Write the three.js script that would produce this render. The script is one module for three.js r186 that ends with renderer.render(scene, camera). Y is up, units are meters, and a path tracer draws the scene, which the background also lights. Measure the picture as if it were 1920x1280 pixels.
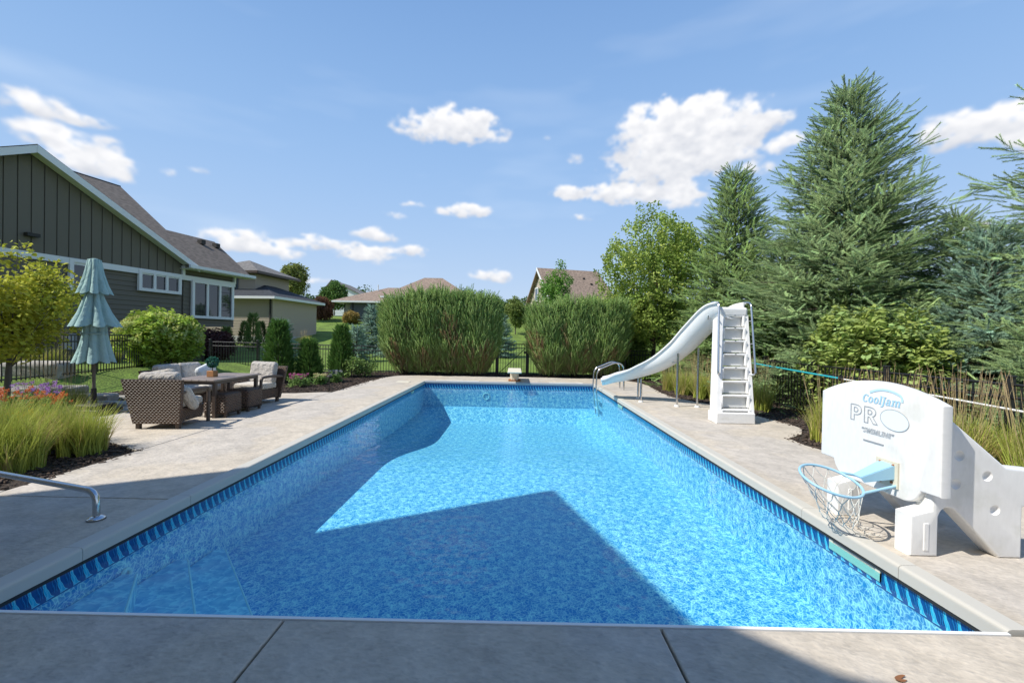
import * as THREE from 'three';
import { RoundedBoxGeometry } from 'three/addons/geometries/RoundedBoxGeometry.js';
import { mergeGeometries, mergeVertices, toCreasedNormals } from 'three/addons/utils/BufferGeometryUtils.js';
import { Brush, Evaluator, SUBTRACTION } from 'three-bvh-csg';

// ---------------------------------------------------------------- camera
const scene = new THREE.Scene();
const F = 820, CW = 1920, CH = 1280;                    // focal length in pixels of the photograph
const camera = new THREE.PerspectiveCamera(2 * Math.atan(CH / 2 / F) * 180 / Math.PI, CW / CH, 0.05, 900);
const EYE = new THREE.Vector3(0, 1.5, 0);
{
  const zc = new THREE.Vector3(5 / F, 8 / F, -1).normalize().negate();
  const xc = new THREE.Vector3(1, -0.0185, 0); xc.addScaledVector(zc, -xc.dot(zc)).normalize();
  const yc = new THREE.Vector3().crossVectors(zc, xc);
  const m = new THREE.Matrix4().set(xc.x, xc.y, xc.z, 0, yc.x, yc.y, yc.z, 0, zc.x, zc.y, zc.z, 0, 0, 0, 0, 1);
  camera.quaternion.setFromRotationMatrix(m);
  camera.position.copy(EYE); camera.updateMatrixWorld(true);
}
const ray = (px, py) => new THREE.Vector3((px - CW / 2) / F, (CH / 2 - py) / F, -1).applyQuaternion(camera.quaternion);
const at = (px, py, depth) => { const r = ray(px, py); return r.multiplyScalar(depth / -r.z).add(EYE); };   // a pixel at a distance along the pool
const onGround = (px, py, y = 0) => { const r = ray(px, py); return r.multiplyScalar((y - EYE.y) / r.y).add(EYE); };

const renderer = new THREE.WebGLRenderer({ antialias: true });
renderer.setSize(1024, 682);
renderer.toneMapping = THREE.LinearToneMapping;
renderer.toneMappingExposure = 1.14;
renderer.shadowMap.enabled = true;

// ---------------------------------------------------------------- random numbers and noise
function rng(a) { return () => { a |= 0; a = a + 0x6D2B79F5 | 0; let t = Math.imul(a ^ a >>> 15, 1 | a); t = t + Math.imul(t ^ t >>> 7, 61 | t) ^ t; return ((t ^ t >>> 14) >>> 0) / 4294967296; }; }
const hash2 = (x, y, s) => { let h = Math.imul(x, 374761393) + Math.imul(y, 668265263) + Math.imul(s, 2147483647 ^ 0x5bd1e995); h = Math.imul(h ^ h >>> 13, 1274126177); return ((h ^ h >>> 16) >>> 0) / 4294967296; };
const mod = (a, n) => ((a % n) + n) % n;
function vnoise(x, y, s, per = 0) {
  const xi = Math.floor(x), yi = Math.floor(y), u = x - xi, v = y - yi, su = u * u * (3 - 2 * u), sv = v * v * (3 - 2 * v);
  let x0 = xi, x1 = xi + 1, y0 = yi, y1 = yi + 1; if (per) { x0 = ((x0 % per) + per) % per; x1 = x0 + 1 === per ? 0 : x0 + 1; y0 = ((y0 % per) + per) % per; y1 = y0 + 1 === per ? 0 : y0 + 1; }
  const a = hash2(x0, y0, s), b = hash2(x1, y0, s), c = hash2(x0, y1, s), d = hash2(x1, y1, s);
  return a + (b - a) * su + (c - a) * sv + (a - b - c + d) * su * sv;
}
function fbm(x, y, s, oct = 4, per = 0) { let r = 0, w = .5, t = 0; for (let o = 0; o < oct; o++) { r += w * vnoise(x, y, s + o * 17, per); t += w; x *= 2; y *= 2; per *= 2; w *= .5; } return r / t; }
const sstep = (a, b, x) => { const t = Math.min(1, Math.max(0, (x - a) / (b - a))); return t * t * (3 - 2 * t); };
const lerp = (a, b, t) => a + (b - a) * t;

// ---------------------------------------------------------------- sky and sun
const SUN = new THREE.Vector3(-0.8, 1, 0.3).normalize();
{
  const W = 2048, H = 1024, data = new Float32Array(W * H * 4), D = 180 / Math.PI;
  const toAng = (px, py) => { const r = ray(px, py).normalize(); return [Math.atan2(r.x, -r.z) * D, Math.asin(r.y) * D]; };
  const clouds = [];
  const put = (x, y, rx, ry, k = 1) => { const [a, e] = toAng(x, y), [a2] = toAng(x + rx, y), [, e2] = toAng(x, y - ry); clouds.push([a, e, Math.abs(a2 - a), Math.abs(e2 - e), k]); };
  put(70, 200, 95, 32, .8); put(150, 225, 70, 18, .55); put(110, 262, 110, 32, .85); put(170, 305, 95, 34, 1);
  put(832, 245, 122, 42, 1); put(870, 225, 70, 30, .8);
  put(1255, 262, 140, 82, 1.1); put(1330, 250, 130, 70, 1.1); put(1290, 215, 75, 45, 1); put(1240, 320, 130, 48, .9); put(1350, 300, 100, 40, .8); put(1445, 232, 55, 26, .8); put(1475, 272, 48, 24, .75);
  put(1190, 365, 150, 24, .95); put(1070, 362, 42, 18, .8); put(1280, 375, 70, 22, .7); put(1420, 318, 40, 16, .6);
  put(1790, 245, 105, 44, 1); put(1880, 235, 110, 52, 1); put(1960, 260, 110, 46, .9);
  put(440, 452, 75, 30, 1); put(520, 470, 60, 22, .8); put(600, 457, 85, 16, .75); put(703, 441, 62, 15, .85); put(685, 478, 62, 20, .85); put(770, 470, 50, 14, .7);
  put(868, 398, 55, 18, .9); put(775, 383, 36, 9, .45); put(738, 405, 28, 9, .4); put(925, 516, 46, 18, .8); put(585, 527, 34, 10, .6);
  put(1095, 408, 32, 8, .45); put(1830, 430, 60, 16, .7); put(1905, 432, 40, 12, .6); put(1080, 300, 24, 18, .35); put(315, 322, 22, 14, .35); put(375, 322, 34, 8, .3); put(1030, 258, 14, 8, .3);
  const r = rng(77);
  for (let i = 0; i < 70; i++) {                          // the same kind of sky goes on all round
    const a = 58 + r() * 244, e = 6 + Math.pow(r(), 1.3) * 34, s = .5 + r() * .9;
    clouds.push([a > 180 ? a - 360 : a, e, (3 + r() * 6) * s, (1.2 + r() * 2) * s, .6 + r() * .45]);
  }
  const N3 = (x, y) => fbm(x, y, 11, 5) - .5;
  for (let j = 0; j < H; j++) {
    const el = ((j + .5) / H - .5) * 180;
    const t = Math.max(0, el);
    const k1 = 1 - Math.exp(-t / 11), k2 = sstep(10, 68, t);
    const near = clouds.filter(c => Math.abs(el - c[1]) < c[3] * 1.6 + 1.5);
    const base = [lerp(lerp(.60, .262, k1), .085, k2), lerp(lerp(.70, .46, k1), .20, k2), lerp(lerp(.82, .78, k1), .48, k2)];
    for (let i = 0; i < W; i++) {
      const az0 = (i + .5) / W * 360 - 180;               // atan2(z, x)
      let az = az0 + 90; if (az > 180) az -= 360;         // 0 straight along the pool
      const o = (j * W + i) * 4;
      const wisp = el > 2 && el < 60 ? Math.max(0, fbm(az * .06 + 7, el * .28, 23, 4) - .56) * .5 * sstep(2, 14, el) : 0;
      let c0 = base[0] + wisp * .5, c1 = base[1] + wisp * .42, c2 = base[2] + wisp * .25;
      if (el > 0 && near.some(c => { let d = Math.abs(az - c[0]); if (d > 180) d = 360 - d; return d < c[2] * 1.6 + 3; })) {
        const wx = N3(az * .35 + 50, el * .5 + 9) * 5, wy = N3(az * .4 + 150, el * .6 + 31) * 2.4;
        let dens = 0, low = 0, wsum = 0;
        for (const [ca, ce, ra, re, k] of near) {
          let da = az - ca; if (da > 180) da -= 360; if (da < -180) da += 360;
          if (Math.abs(da) > ra * 2.2 + 3) continue;
          const u = (da + wx * Math.min(1, ra / 5)) / ra, v0 = (el - ce + wy * Math.min(1, re / 2)) / re, v = v0 < 0 ? v0 * 1.35 : v0;
          const d = k * (1.15 - (u * u + v * v));
          if (d > 0) { dens += d; low += d * v0; wsum += d; }
        }
        const n = fbm(az * 1.1, el * 1.7, 5, 5);
        let a = sstep(.1, .78, dens * (.35 + n * 1.15) + (n - .5) * .5 * Math.min(1, dens * 3));
        const v = wsum ? low / wsum : 0;
        const lit = Math.min(1, Math.max(0, .62 + v * .6 + (fbm(az * .9 + 3, el * 1.5 + .6, 41, 4) - .5) * .9));
        const cl = [lerp(.54, .93, lit), lerp(.57, .92, lit), lerp(.64, .92, lit)];
        a *= .96;
        c0 = lerp(c0, cl[0], a); c1 = lerp(c1, cl[1], a); c2 = lerp(c2, cl[2], a);
      }
      data[o] = c0; data[o + 1] = c1; data[o + 2] = c2; data[o + 3] = 1;
    }
  }
  const sky = new THREE.DataTexture(data, W, H, THREE.RGBAFormat, THREE.FloatType);
  sky.mapping = THREE.EquirectangularReflectionMapping; sky.magFilter = THREE.LinearFilter; sky.minFilter = THREE.LinearFilter; sky.needsUpdate = true;
  scene.background = sky; scene.environment = sky;
}
const sun = new THREE.DirectionalLight(new THREE.Color().setRGB(1, .955, .87), 5.0);
sun.position.copy(SUN).multiplyScalar(60).add(new THREE.Vector3(0, 0, -9)); sun.target.position.set(0, 0, -9);
sun.castShadow = true; sun.shadow.mapSize.set(4096, 4096);
Object.assign(sun.shadow.camera, { left: -45, right: 45, top: 45, bottom: -45, near: 1, far: 160 });
scene.add(sun, sun.target);

// ---------------------------------------------------------------- builders
const names = {};
function numbered(n) { const k = names[n] = (names[n] ?? -1) + 1; return k ? n + '_' + String(k).padStart(3, '0') : n; }
function mesh(name, geo, mat, parent) { const m = new THREE.Mesh(geo, mat); m.name = parent && parent !== scene ? name : numbered(name); m.castShadow = m.receiveShadow = true; (parent || scene).add(m); return m; }
function thing(name, label, category, p = [0, 0, 0], turn = 0, group) {
  const o = new THREE.Group(); o.name = numbered(name); o.position.set(...(p.toArray ? p.toArray() : p)); o.rotation.y = turn;
  o.userData = { label, category }; if (group) o.userData.group = group; scene.add(o); return o;
}
function tag(o, label, category, group) { o.userData.label = label; o.userData.category = category; if (group) o.userData.group = group; return o; }
function structure(name, geo, mat, parent) { const m = mesh(name, geo, mat, parent); if (!parent) m.userData.kind = 'structure'; return m; }
function part(name, parent) { const g = new THREE.Group(); g.name = name; parent.add(g); return g; }
const clean = g => { const h = g.index ? g.toNonIndexed() : g; for (const k of Object.keys(h.attributes)) if (!['position', 'normal', 'uv'].includes(k)) h.deleteAttribute(k); return h; };
const merge = list => mergeGeometries(list.map(clean), false);
const box = (w, h, d, x = 0, y = 0, z = 0) => new THREE.BoxGeometry(w, h, d).translate(x, y, z);
const rbox = (w, h, d, r, x = 0, y = 0, z = 0, s = 2) => new RoundedBoxGeometry(w, h, d, s, r).translate(x, y, z);
const V = (x, y, z) => new THREE.Vector3(x, y, z);
const tube = (pts, r, n = 40, rs = 10, tension = .5) => new THREE.TubeGeometry(new THREE.CatmullRomCurve3(pts.map(p => Array.isArray(p) ? V(...p) : p), false, 'catmullrom', tension), n, r, rs);
function rod(a, b, r, r2 = r, n = 8) { const d = b.clone().sub(a), g = new THREE.CylinderGeometry(r2, r, d.length(), n, 1); g.translate(0, d.length() / 2, 0); g.applyQuaternion(new THREE.Quaternion().setFromUnitVectors(V(0, 1, 0), d.normalize())); return g.translate(a.x, a.y, a.z); }
function bentTube(pts, r, bend = .08, rs = 10) {              // straight runs joined by round bends
  const p = pts.map(q => Array.isArray(q) ? V(...q) : q), path = new THREE.CurvePath(); let last = p[0];
  for (let i = 1; i < p.length - 1; i++) {
    const a = p[i - 1].clone().sub(p[i]), b = p[i + 1].clone().sub(p[i]), k = Math.min(bend, a.length() * .49, b.length() * .49);
    const s = p[i].clone().addScaledVector(a.normalize(), k), e = p[i].clone().addScaledVector(b.normalize(), k);
    path.add(new THREE.LineCurve3(last, s)); path.add(new THREE.QuadraticBezierCurve3(s, p[i], e)); last = e;
  }
  path.add(new THREE.LineCurve3(last, p[p.length - 1]));
  return new THREE.TubeGeometry(path, 12 * p.length, r, rs);
}
function slab(poly, top, thick, bevel = .006) {               // a flat piece from a plan outline [x, z]
  const s = new THREE.Shape(poly.map(([x, z]) => new THREE.Vector2(x, -z)));
  const g = new THREE.ExtrudeGeometry(s, { depth: thick - 2 * bevel, bevelEnabled: bevel > 0, bevelSize: bevel, bevelThickness: bevel, bevelOffset: -bevel, bevelSegments: 2, curveSegments: 8 });
  return g.rotateX(-Math.PI / 2).translate(0, top - thick + bevel, 0);
}
function polygon3(pts, uvScale = 1) {                          // a flat many-cornered face in space, with uv in metres along its own plane
  const n = new THREE.Vector3(); for (let i = 0; i < pts.length; i++) { const a = pts[i], b = pts[(i + 1) % pts.length]; n.x += (a.y - b.y) * (a.z + b.z); n.y += (a.z - b.z) * (a.x + b.x); n.z += (a.x - b.x) * (a.y + b.y); } n.normalize();
  const u = Math.abs(n.y) > .99 ? V(1, 0, 0) : V(0, 1, 0).cross(n).normalize(), v = n.clone().cross(u);
  const flat = pts.map(p => new THREE.Vector2(p.dot(u), p.dot(v))), tri = THREE.ShapeUtils.triangulateShape(flat, []), pos = [], uv = [], no = [];
  for (const t of tri) for (const k of t) { pos.push(...pts[k].toArray()); uv.push(flat[k].x * uvScale, flat[k].y * uvScale); no.push(n.x, n.y, n.z); }
  const g = new THREE.BufferGeometry(); g.setAttribute('position', new THREE.Float32BufferAttribute(pos, 3)); g.setAttribute('normal', new THREE.Float32BufferAttribute(no, 3)); g.setAttribute('uv', new THREE.Float32BufferAttribute(uv, 2)); return g;
}
function plate(pts, thick) {                                   // the same face with a thickness, downwards along its normal
  const top = polygon3(pts), n = new THREE.Vector3().fromBufferAttribute(top.attributes.normal, 0);
  const low = pts.map(p => p.clone().addScaledVector(n, -thick)), list = [top, polygon3(low.slice().reverse())];
  for (let i = 0; i < pts.length; i++) { const j = (i + 1) % pts.length; list.push(polygon3([pts[i], low[i], low[j], pts[j]])); }
  return merge(list);
}
function tex(size, fn, rep = 1, srgb = true, h = size) {
  const d = new Uint8Array(size * h * 4);
  for (let j = 0; j < h; j++) for (let i = 0; i < size; i++) { const c = fn(i / size, j / h, i, j), o = (j * size + i) * 4; d[o] = c[0] * 255; d[o + 1] = c[1] * 255; d[o + 2] = c[2] * 255; d[o + 3] = 255; }
  const t = new THREE.DataTexture(d, size, h, THREE.RGBAFormat); t.wrapS = t.wrapT = THREE.RepeatWrapping; t.magFilter = THREE.LinearFilter; t.minFilter = THREE.LinearMipmapLinearFilter; t.generateMipmaps = true;
  if (srgb) t.colorSpace = THREE.SRGBColorSpace; t.repeat.set(1 / rep, 1 / rep); t.needsUpdate = true; return t;
}
const enc = c => Math.min(1, Math.max(0, c <= .0031308 ? c * 12.92 : 1.055 * Math.pow(c, 1 / 2.4) - .055));
const lin = (r, g, b) => [enc(r), enc(g), enc(b)];
const mix3 = (a, b, t) => [lerp(a[0], b[0], t), lerp(a[1], b[1], t), lerp(a[2], b[2], t)];
const C = (r, g, b) => new THREE.Color().setRGB(r, g, b);
const std = (r, g, b, rough = .8, o = {}) => new THREE.MeshStandardMaterial({ color: C(r, g, b), roughness: rough, ...o });

// ---------------------------------------------------------------- materials
const M = {};
{
  const stoneCache = new Map(), stone = (u, v) => { const key = Math.round(u * 1024) * 2048 + Math.round(v * 1024), old = stoneCache.get(key); if (old) return old; const made = stoneAt(u, v); stoneCache.set(key, made); return made; }, stoneAt = (u, v) => { const a = fbm(u * 6, v * 6, 3, 5, 6), b = fbm(u * 24 + a * 2, v * 24, 9, 4, 24), c = fbm(u * 90, v * 150, 19, 3, 30); return [a, b, c]; };
  M.concrete = new THREE.MeshStandardMaterial({ roughness: .86,
    map: tex(1024, (u, v) => { const [a, b, c] = stone(u, v), k = .435 + (a - .5) * .11 + (b - .5) * .15 + (c - .5) * .13, w = sstep(.4, .65, fbm(u * 4, v * 4, 33, 3, 4)); return lin(k * lerp(1.12, 1.08, w), k * lerp(.98, .97, w), k * lerp(.80, .84, w)); }, 2.6),
    bumpMap: tex(1024, (u, v) => { const [a, b, c] = stone(u, v), k = a * .35 + b * .4 + c * .25; return [k, k, k]; }, 2.6, false), bumpScale: .022 });
  M.coping = std(.50, .475, .42, .6);
  M.copingGrey = std(.30, .32, .34, .6);
  M.white = std(.8, .8, .79, .38);
  M.plastic = new THREE.MeshPhysicalMaterial({ roughness: .42, clearcoat: .15, clearcoatRoughness: .4, map: tex(512, (u, v) => { const s = sstep(.52, .8, fbm(u * 5, v * 5, 51, 5, 5)), f = fbm(u * 60, v * 20, 53, 3, 20), k = .80 - s * .1 - (f - .5) * .07; return lin(k, k * .99, k * (.97 - s * .04)); }, 1) });
  M.entryStep = new THREE.MeshStandardMaterial({ roughness: .5, map: tex(512, (u, v) => { const n = fbm(u * 26, v * 26, 63, 3, 26), w = 1 - sstep(.0, .09, Math.abs(fbm(u * 14 + n, v * 14, 67, 3, 14) - .5)), k = Math.min(1, Math.max(0, .35 + w * .5 + (n - .5) * .9)); return lin(...mix3([.10, .38, .62], [.72, .87, .93], k)); }, 1.2) }); M.stepPocket = std(.62, .625, .61, .45);
  M.steel = new THREE.MeshStandardMaterial({ color: C(.62, .62, .62), metalness: 1, roughness: .2 });
  M.iron = std(.012, .012, .013, .42);
  M.dark = std(.02, .018, .016, .6);
  // vinyl liner print: light veins on blue
  const P = 30, pts = []; { const r = rng(5); for (let i = 0; i < P * P; i++) pts.push([r(), r(), r()]); }
  M.liner = new THREE.MeshStandardMaterial({ roughness: .5, map: tex(1024, (u0, v0) => {
    const u = mod(u0 + (fbm(u0 * 16, v0 * 16, 61, 3, 16) - .5) * .075, 1), v = mod(v0 + (fbm(u0 * 16, v0 * 16, 71, 3, 16) - .5) * .075, 1);
    const x = u * P, y = v * P, xi = Math.floor(x), yi = Math.floor(y); let d1 = 9, d2 = 9, id = 0;
    for (let b = -1; b <= 1; b++) for (let a = -1; a <= 1; a++) { const p = pts[mod(yi + b, P) * P + mod(xi + a, P)], d = Math.hypot(xi + a + p[0] - x, yi + b + p[1] - y); if (d < d1) { d2 = d1; d1 = d; id = p[2]; } else if (d < d2) d2 = d; }
    const vein = 1 - sstep(.0, .34, d2 - d1), blotch = fbm(u0 * 22, v0 * 22, 81, 4, 22);
    const k = Math.min(1, Math.max(0, .13 + vein * .62 + (id - .5) * .4 + (blotch - .5) * .95));
    return lin(...mix3([.02, .25, .56], [.92, .90, .86], k)); }, .92) });
  // printed border of the liner: dark bands above turquoise waves
  const cv = document.createElement('canvas'); cv.width = 1024; cv.height = 256; const g = cv.getContext('2d');
  g.fillStyle = '#123c78'; g.fillRect(0, 0, 1024, 256);
  { const r = rng(8); for (let i = 0; i < 900; i++) { g.fillStyle = ['#1d58a0', '#0c2c60', '#2b72bb'][i % 3]; g.fillRect(r() * 1024, r() * 34, 3 + r() * 8, 2 + r() * 3); } }
  g.fillStyle = '#0b2452'; g.fillRect(0, 34, 1024, 9); g.fillStyle = '#2d6fb4'; g.fillRect(0, 43, 1024, 5); g.fillStyle = '#0b2452'; g.fillRect(0, 48, 1024, 9);
  g.fillStyle = '#17508f'; g.fillRect(0, 57, 1024, 199);
  for (let k = -1; k < 5; k++) { const x0 = k * 256;
    g.lineWidth = 4;
    for (let n = 0; n < 5; n++) { g.strokeStyle = n % 2 ? '#5fb7dd' : '#0f2f52'; g.beginPath(); for (let i = 0; i <= 20; i++) { const t = i / 20; g.lineTo(x0 + 120 + n * 24 + t * 70 + Math.sin(t * 9 + n) * 9, 68 + t * 150); } g.stroke(); }
    g.fillStyle = '#2fb3d6'; g.strokeStyle = '#bfeaf2'; g.lineWidth = 5;
    g.beginPath(); g.moveTo(x0 + 8, 66); g.bezierCurveTo(x0 + 60, 96, x0 + 30, 140, x0 + 90, 170); g.bezierCurveTo(x0 + 130, 200, x0 + 120, 225, x0 + 190, 240); g.lineTo(x0 + 60, 244); g.bezierCurveTo(x0 + 70, 205, x0 - 10, 185, x0 + 14, 140); g.bezierCurveTo(x0 - 24, 120, x0 + 4, 92, x0 + 8, 66); g.fill(); g.stroke();
    for (let n = 0; n < 3; n++) { g.beginPath(); g.lineWidth = 3; for (let i = 0; i <= 16; i++) { const t = i / 16; g.lineTo(x0 + 12 + n * 14 + t * 70 + Math.sin(t * 10 + n) * 8, 100 + n * 8 + t * 128); } g.stroke(); }
    g.fillStyle = '#7fd6e6'; g.fillRect(x0 + 62, 218, 34, 18);
  }
  const bt = new THREE.CanvasTexture(cv); bt.colorSpace = THREE.SRGBColorSpace; bt.wrapS = bt.wrapT = THREE.RepeatWrapping; bt.repeat.set(1 / .34, 1); M.border = new THREE.MeshStandardMaterial({ map: bt, roughness: .45 });
  M.water = new THREE.MeshPhysicalMaterial({ color: C(.54, .92, .97), transmission: 1, thickness: 0, ior: 1.33, roughness: 0, specularIntensity: .5,
    bumpMap: tex(512, (u, v) => { const k = fbm(u * 14, v * 14, 91, 3, 14); return [k, k, k]; }, 2.2, false), bumpScale: .009 });
  M.lawn = new THREE.MeshStandardMaterial({ roughness: 1, map: tex(1024, (u, v) => { const a = fbm(u * 8, v * 8, 13, 4, 8), b = fbm(u * 190, v * 190, 15, 2, 190), k = .7 + (a - .5) * .7 + (b - .5) * .9; return lin(.175 * k, .27 * k, .035 * k); }, 7), bumpMap: tex(512, (u, v) => { const k = fbm(u * 120, v * 120, 15, 2, 120); return [k, k, k]; }, 3, false), bumpScale: .03 });
  M.mulch = new THREE.MeshStandardMaterial({ roughness: 1, map: tex(512, (u, v) => { const a = fbm(u * 60, v * 60, 23, 3, 60), k = .3 + a * 1.2; return lin(.05 * k, .036 * k, .027 * k); }, 1.2), bumpMap: tex(512, (u, v) => { const k = fbm(u * 40, v * 40, 27, 3, 40); return [k, k, k]; }, 1.2, false), bumpScale: .05 });
  const shingle = (r, g, b) => new THREE.MeshStandardMaterial({ roughness: .95, map: tex(1024, (u, v) => { const row = Math.floor(v * 28), q = hash2(Math.floor(u * 22 + (row % 2) * .5 + hash2(row, 1, 4)), row, 7), e = mod(v * 28, 1), gr = hash2(Math.floor(u * 512), Math.floor(v * 512), 3), k = .68 + q * .5 + (gr - .5) * .3 - (e < .14 ? .25 : 0); return lin(r * k, g * k, b * k); }, 4) });
  M.shingle = shingle(.125, .105, .09); M.shingleTan = shingle(.27, .20, .155); M.shingleGrey = shingle(.17, .16, .15); M.shingleDark = shingle(.035, .04, .05);
  M.olive = std(.14, .126, .098, .75); M.oliveDark = M.olive;
  M.trim = std(.72, .74, .74, .6); M.soffit = std(.7, .72, .6, .7);
  M.beige = std(.40, .34, .27, .8); M.beigeLight = std(.40, .35, .28, .8); M.slate = std(.085, .10, .115, .8); M.blockwork = std(.42, .42, .41, .9);
  M.glass = new THREE.MeshPhysicalMaterial({ color: C(.02, .022, .025), roughness: .04, specularIntensity: 1, clearcoat: 1, clearcoatRoughness: .02 });
  M.room = std(.03, .025, .02, .9);
  const weave = (u, v) => { const x = u * 12, y = v * 24, row = Math.floor(y), s = mod(x + (row % 2) * .5, 1), e = mod(y, 1); return [Math.sin(Math.min(1, Math.max(0, (s - .06) / .88)) * Math.PI) * Math.sin(Math.min(1, Math.max(0, (e - .06) / .88)) * Math.PI), hash2(Math.floor(x + (row % 2) * .5) % 12, row, 5)]; };
  M.wicker = new THREE.MeshStandardMaterial({ roughness: .5, map: tex(512, (u, v) => { const [w, h] = weave(u, v), k = w < .12 ? .35 : .8 + h * .4; return lin(.13 * k, .078 * k, .05 * k); }, .7), bumpMap: tex(512, (u, v) => { const [w] = weave(u, v); return [w, w, w]; }, .7, false), bumpScale: .012 });
  M.frame = std(.075, .052, .04, .45); M.tableTop = std(.25, .20, .17, .5);
  const cloth = (r, g, b) => new THREE.MeshStandardMaterial({ roughness: .95, map: tex(256, (u, v) => { const k = .93 + (hash2(Math.floor(u * 256), Math.floor(v * 256), 2) - .5) * .14 + (fbm(u * 6, v * 6, 3, 3, 6) - .5) * .1; return lin(r * k, g * k, b * k); }, .5), bumpMap: tex(256, (u, v) => { const k = fbm(u * 5, v * 5, 31, 4, 5); return [k, k, k]; }, .5, false), bumpScale: .03 });
  M.cushion = cloth(.60, .55, .48); M.cushionGrey = cloth(.52, .48, .44); M.canvas = cloth(.33, .49, .48);
  M.bark = std(.075, .055, .04, .95); M.barkGrey = std(.14, .12, .10, .95);
  M.limestone = new THREE.MeshStandardMaterial({ roughness: .95, map: tex(256, (u, v) => { const k = .6 + fbm(u * 6, v * 6, 43, 5, 6) * .8; return lin(.33 * k, .305 * k, .26 * k); }, 1.3), bumpMap: tex(256, (u, v) => { const k = fbm(u * 8, v * 8, 47, 5, 8); return [k, k, k]; }, 1.3, false), bumpScale: .05 });
  M.rimBlue = std(.32, .55, .70, .45); M.cord = std(.72, .70, .64, .9); M.rust = std(.28, .10, .03, .9); M.teal = std(.02, .33, .38, .4); M.poleWhite = std(.7, .7, .68, .5);
  M.terracotta = std(.38, .18, .07, .8); M.boardCream = std(.66, .62, .5, .7);
}
const leafMat = (r, g, b, t = .35) => new THREE.MeshPhysicalMaterial({ color: C(r, g, b), roughness: .9, transmission: t, thickness: 0, side: THREE.DoubleSide, specularIntensity: .35 });
const needleMat = (r, g, b) => new THREE.MeshStandardMaterial({ color: C(r, g, b), roughness: .75, side: THREE.DoubleSide });
// ---------------------------------------------------------------- ground
const HW = 2.79, XC = -.15, ZN = -2.29, ZF = -14.3;            // half width of the pool, its middle, its near and far edges
const lift = (x, z) => { const s = Math.max(0, -18 - z), far = s * .045 + Math.max(0, s - 18) * .085; return -.06 + Math.min(far, 4.2) + .42 * sstep(-9.9, -11.0, x) * sstep(-23, -15, z) ; };
{
  const xs = [XC - HW - .1, XC + HW + .1], zs = [ZN + .1, ZF - .1];
  for (const s of [-1, 1]) { let x = 3.4, d = .5; while (x < 420) { xs.push(s * x); x += d; d *= 1.07; } }
  for (let x = -2.4; x < 2.5; x += .8) xs.push(x);
  for (let z = -2.9; z > -14; z -= .8) zs.push(z);
  { let z = -14.9, d = .5; while (z > -430) { zs.push(z); z -= d; d *= 1.06; } z = -1.7; d = .6; while (z < 80) { zs.push(z); z += d; d *= 1.15; } }
  xs.sort((a, b) => a - b); zs.sort((a, b) => a - b);
  const pos = [], uv = [], idx = [];
  for (const z of zs) for (const x of xs) { pos.push(x, lift(x, z), z); uv.push(x, z); }
  const nx = xs.length;
  for (let j = 0; j + 1 < zs.length; j++) for (let i = 0; i + 1 < nx; i++) {
    const cx = (xs[i] + xs[i + 1]) / 2, cz = (zs[j] + zs[j + 1]) / 2; if (Math.abs(cx - XC) < HW + .1 && cz < ZN + .1 && cz > ZF - .1) continue;
    const a = j * nx + i, b = a + 1, c = a + nx, d = c + 1; idx.push(a, c, b, b, c, d);
  }
  const g = new THREE.BufferGeometry(); g.setAttribute('position', new THREE.Float32BufferAttribute(pos, 3)); g.setAttribute('uv', new THREE.Float32BufferAttribute(uv, 2)); g.setIndex(idx); g.computeVertexNormals();
  structure('lawn', g, M.lawn);
}
// ---------------------------------------------------------------- deck of cast slabs with open joints
{
  const deck = new THREE.Group(); deck.name = 'pool_deck'; deck.userData.kind = 'structure'; scene.add(deck);
  const E = .1 + HW, j = .007, sl = (poly) => mesh('slab', slab(poly, 0, .12, .008), M.concrete, deck);
  const xs = [-9, -7.09, -5.12, -3.15, -1.18, .79, 2.76, 4.73, 9];
  for (let i = 0; i + 1 < xs.length; i++) { const z = Math.abs(xs[i] + xs[i + 1]) / 2 < 3 ? ZN + .022 : -2.29; sl([[xs[i] + j, z], [xs[i] + j, 5], [xs[i + 1] - j, 5], [xs[i + 1] - j, z]]); }
  for (const [a, b] of [[-2.30, -3.87], [-3.87, -7.75], [-7.75, -11.2], [-11.2, -14.3]]) sl([[-4.68 + j, a - j], [XC - E, a - j], [XC - E, b + j], [-4.68 + j, b + j]]);
  sl([[-8.6, -2.31], [-4.68 - j, -2.31], [-4.68 - j, -4.0], [-4.9, -3.95], [-5.4, -3.5], [-8.6, -3.3]]);
  sl([[-4.68 - j, -5.42], [-4.68 - j, -11.2], [-5.0, -11.15], [-5.45, -10.9], [-6.2, -10.75], [-6.9, -10.3], [-7.5, -9.4], [-7.75, -8.4], [-7.6, -7.3], [-7.0, -6.6], [-6.2, -6.15], [-5.3, -5.75]]);
  sl([[XC + E, -2.31], [8.5, -2.31], [8.5, -3.2], [6.4, -3.9], [5.4, -4.6], [4.75, -5.35], [4.4, -5.9], [4.28, -6.4], [4.32, -6.85], [4.75, -7.2], [5.05, -7.65], [5.08, -8.1], [4.98, -8.6], [4.85, -9.4], [4.72, -10.2], [4.4, -10.9], [4.2, -11.6], [4.2, -12.4], [4.3, -13.4], [4.4, -14.3], [XC + E, -14.3]]);
  sl([[-4.62, -14.31], [4.4, -14.31], [4.35, -15.2], [4.0, -16.0], [3.3, -16.45], [.4, -16.5], [-3.5, -16.45], [-4.3, -16.1], [-4.6, -15.3]]);
  const lid = mesh('skimmer_lid', rbox(.42, .012, .3, .005, -3.55, .004, -14.0), M.boardCream, deck); lid.userData.label = 'pale skimmer lid set flush into the deck';
}
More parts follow.
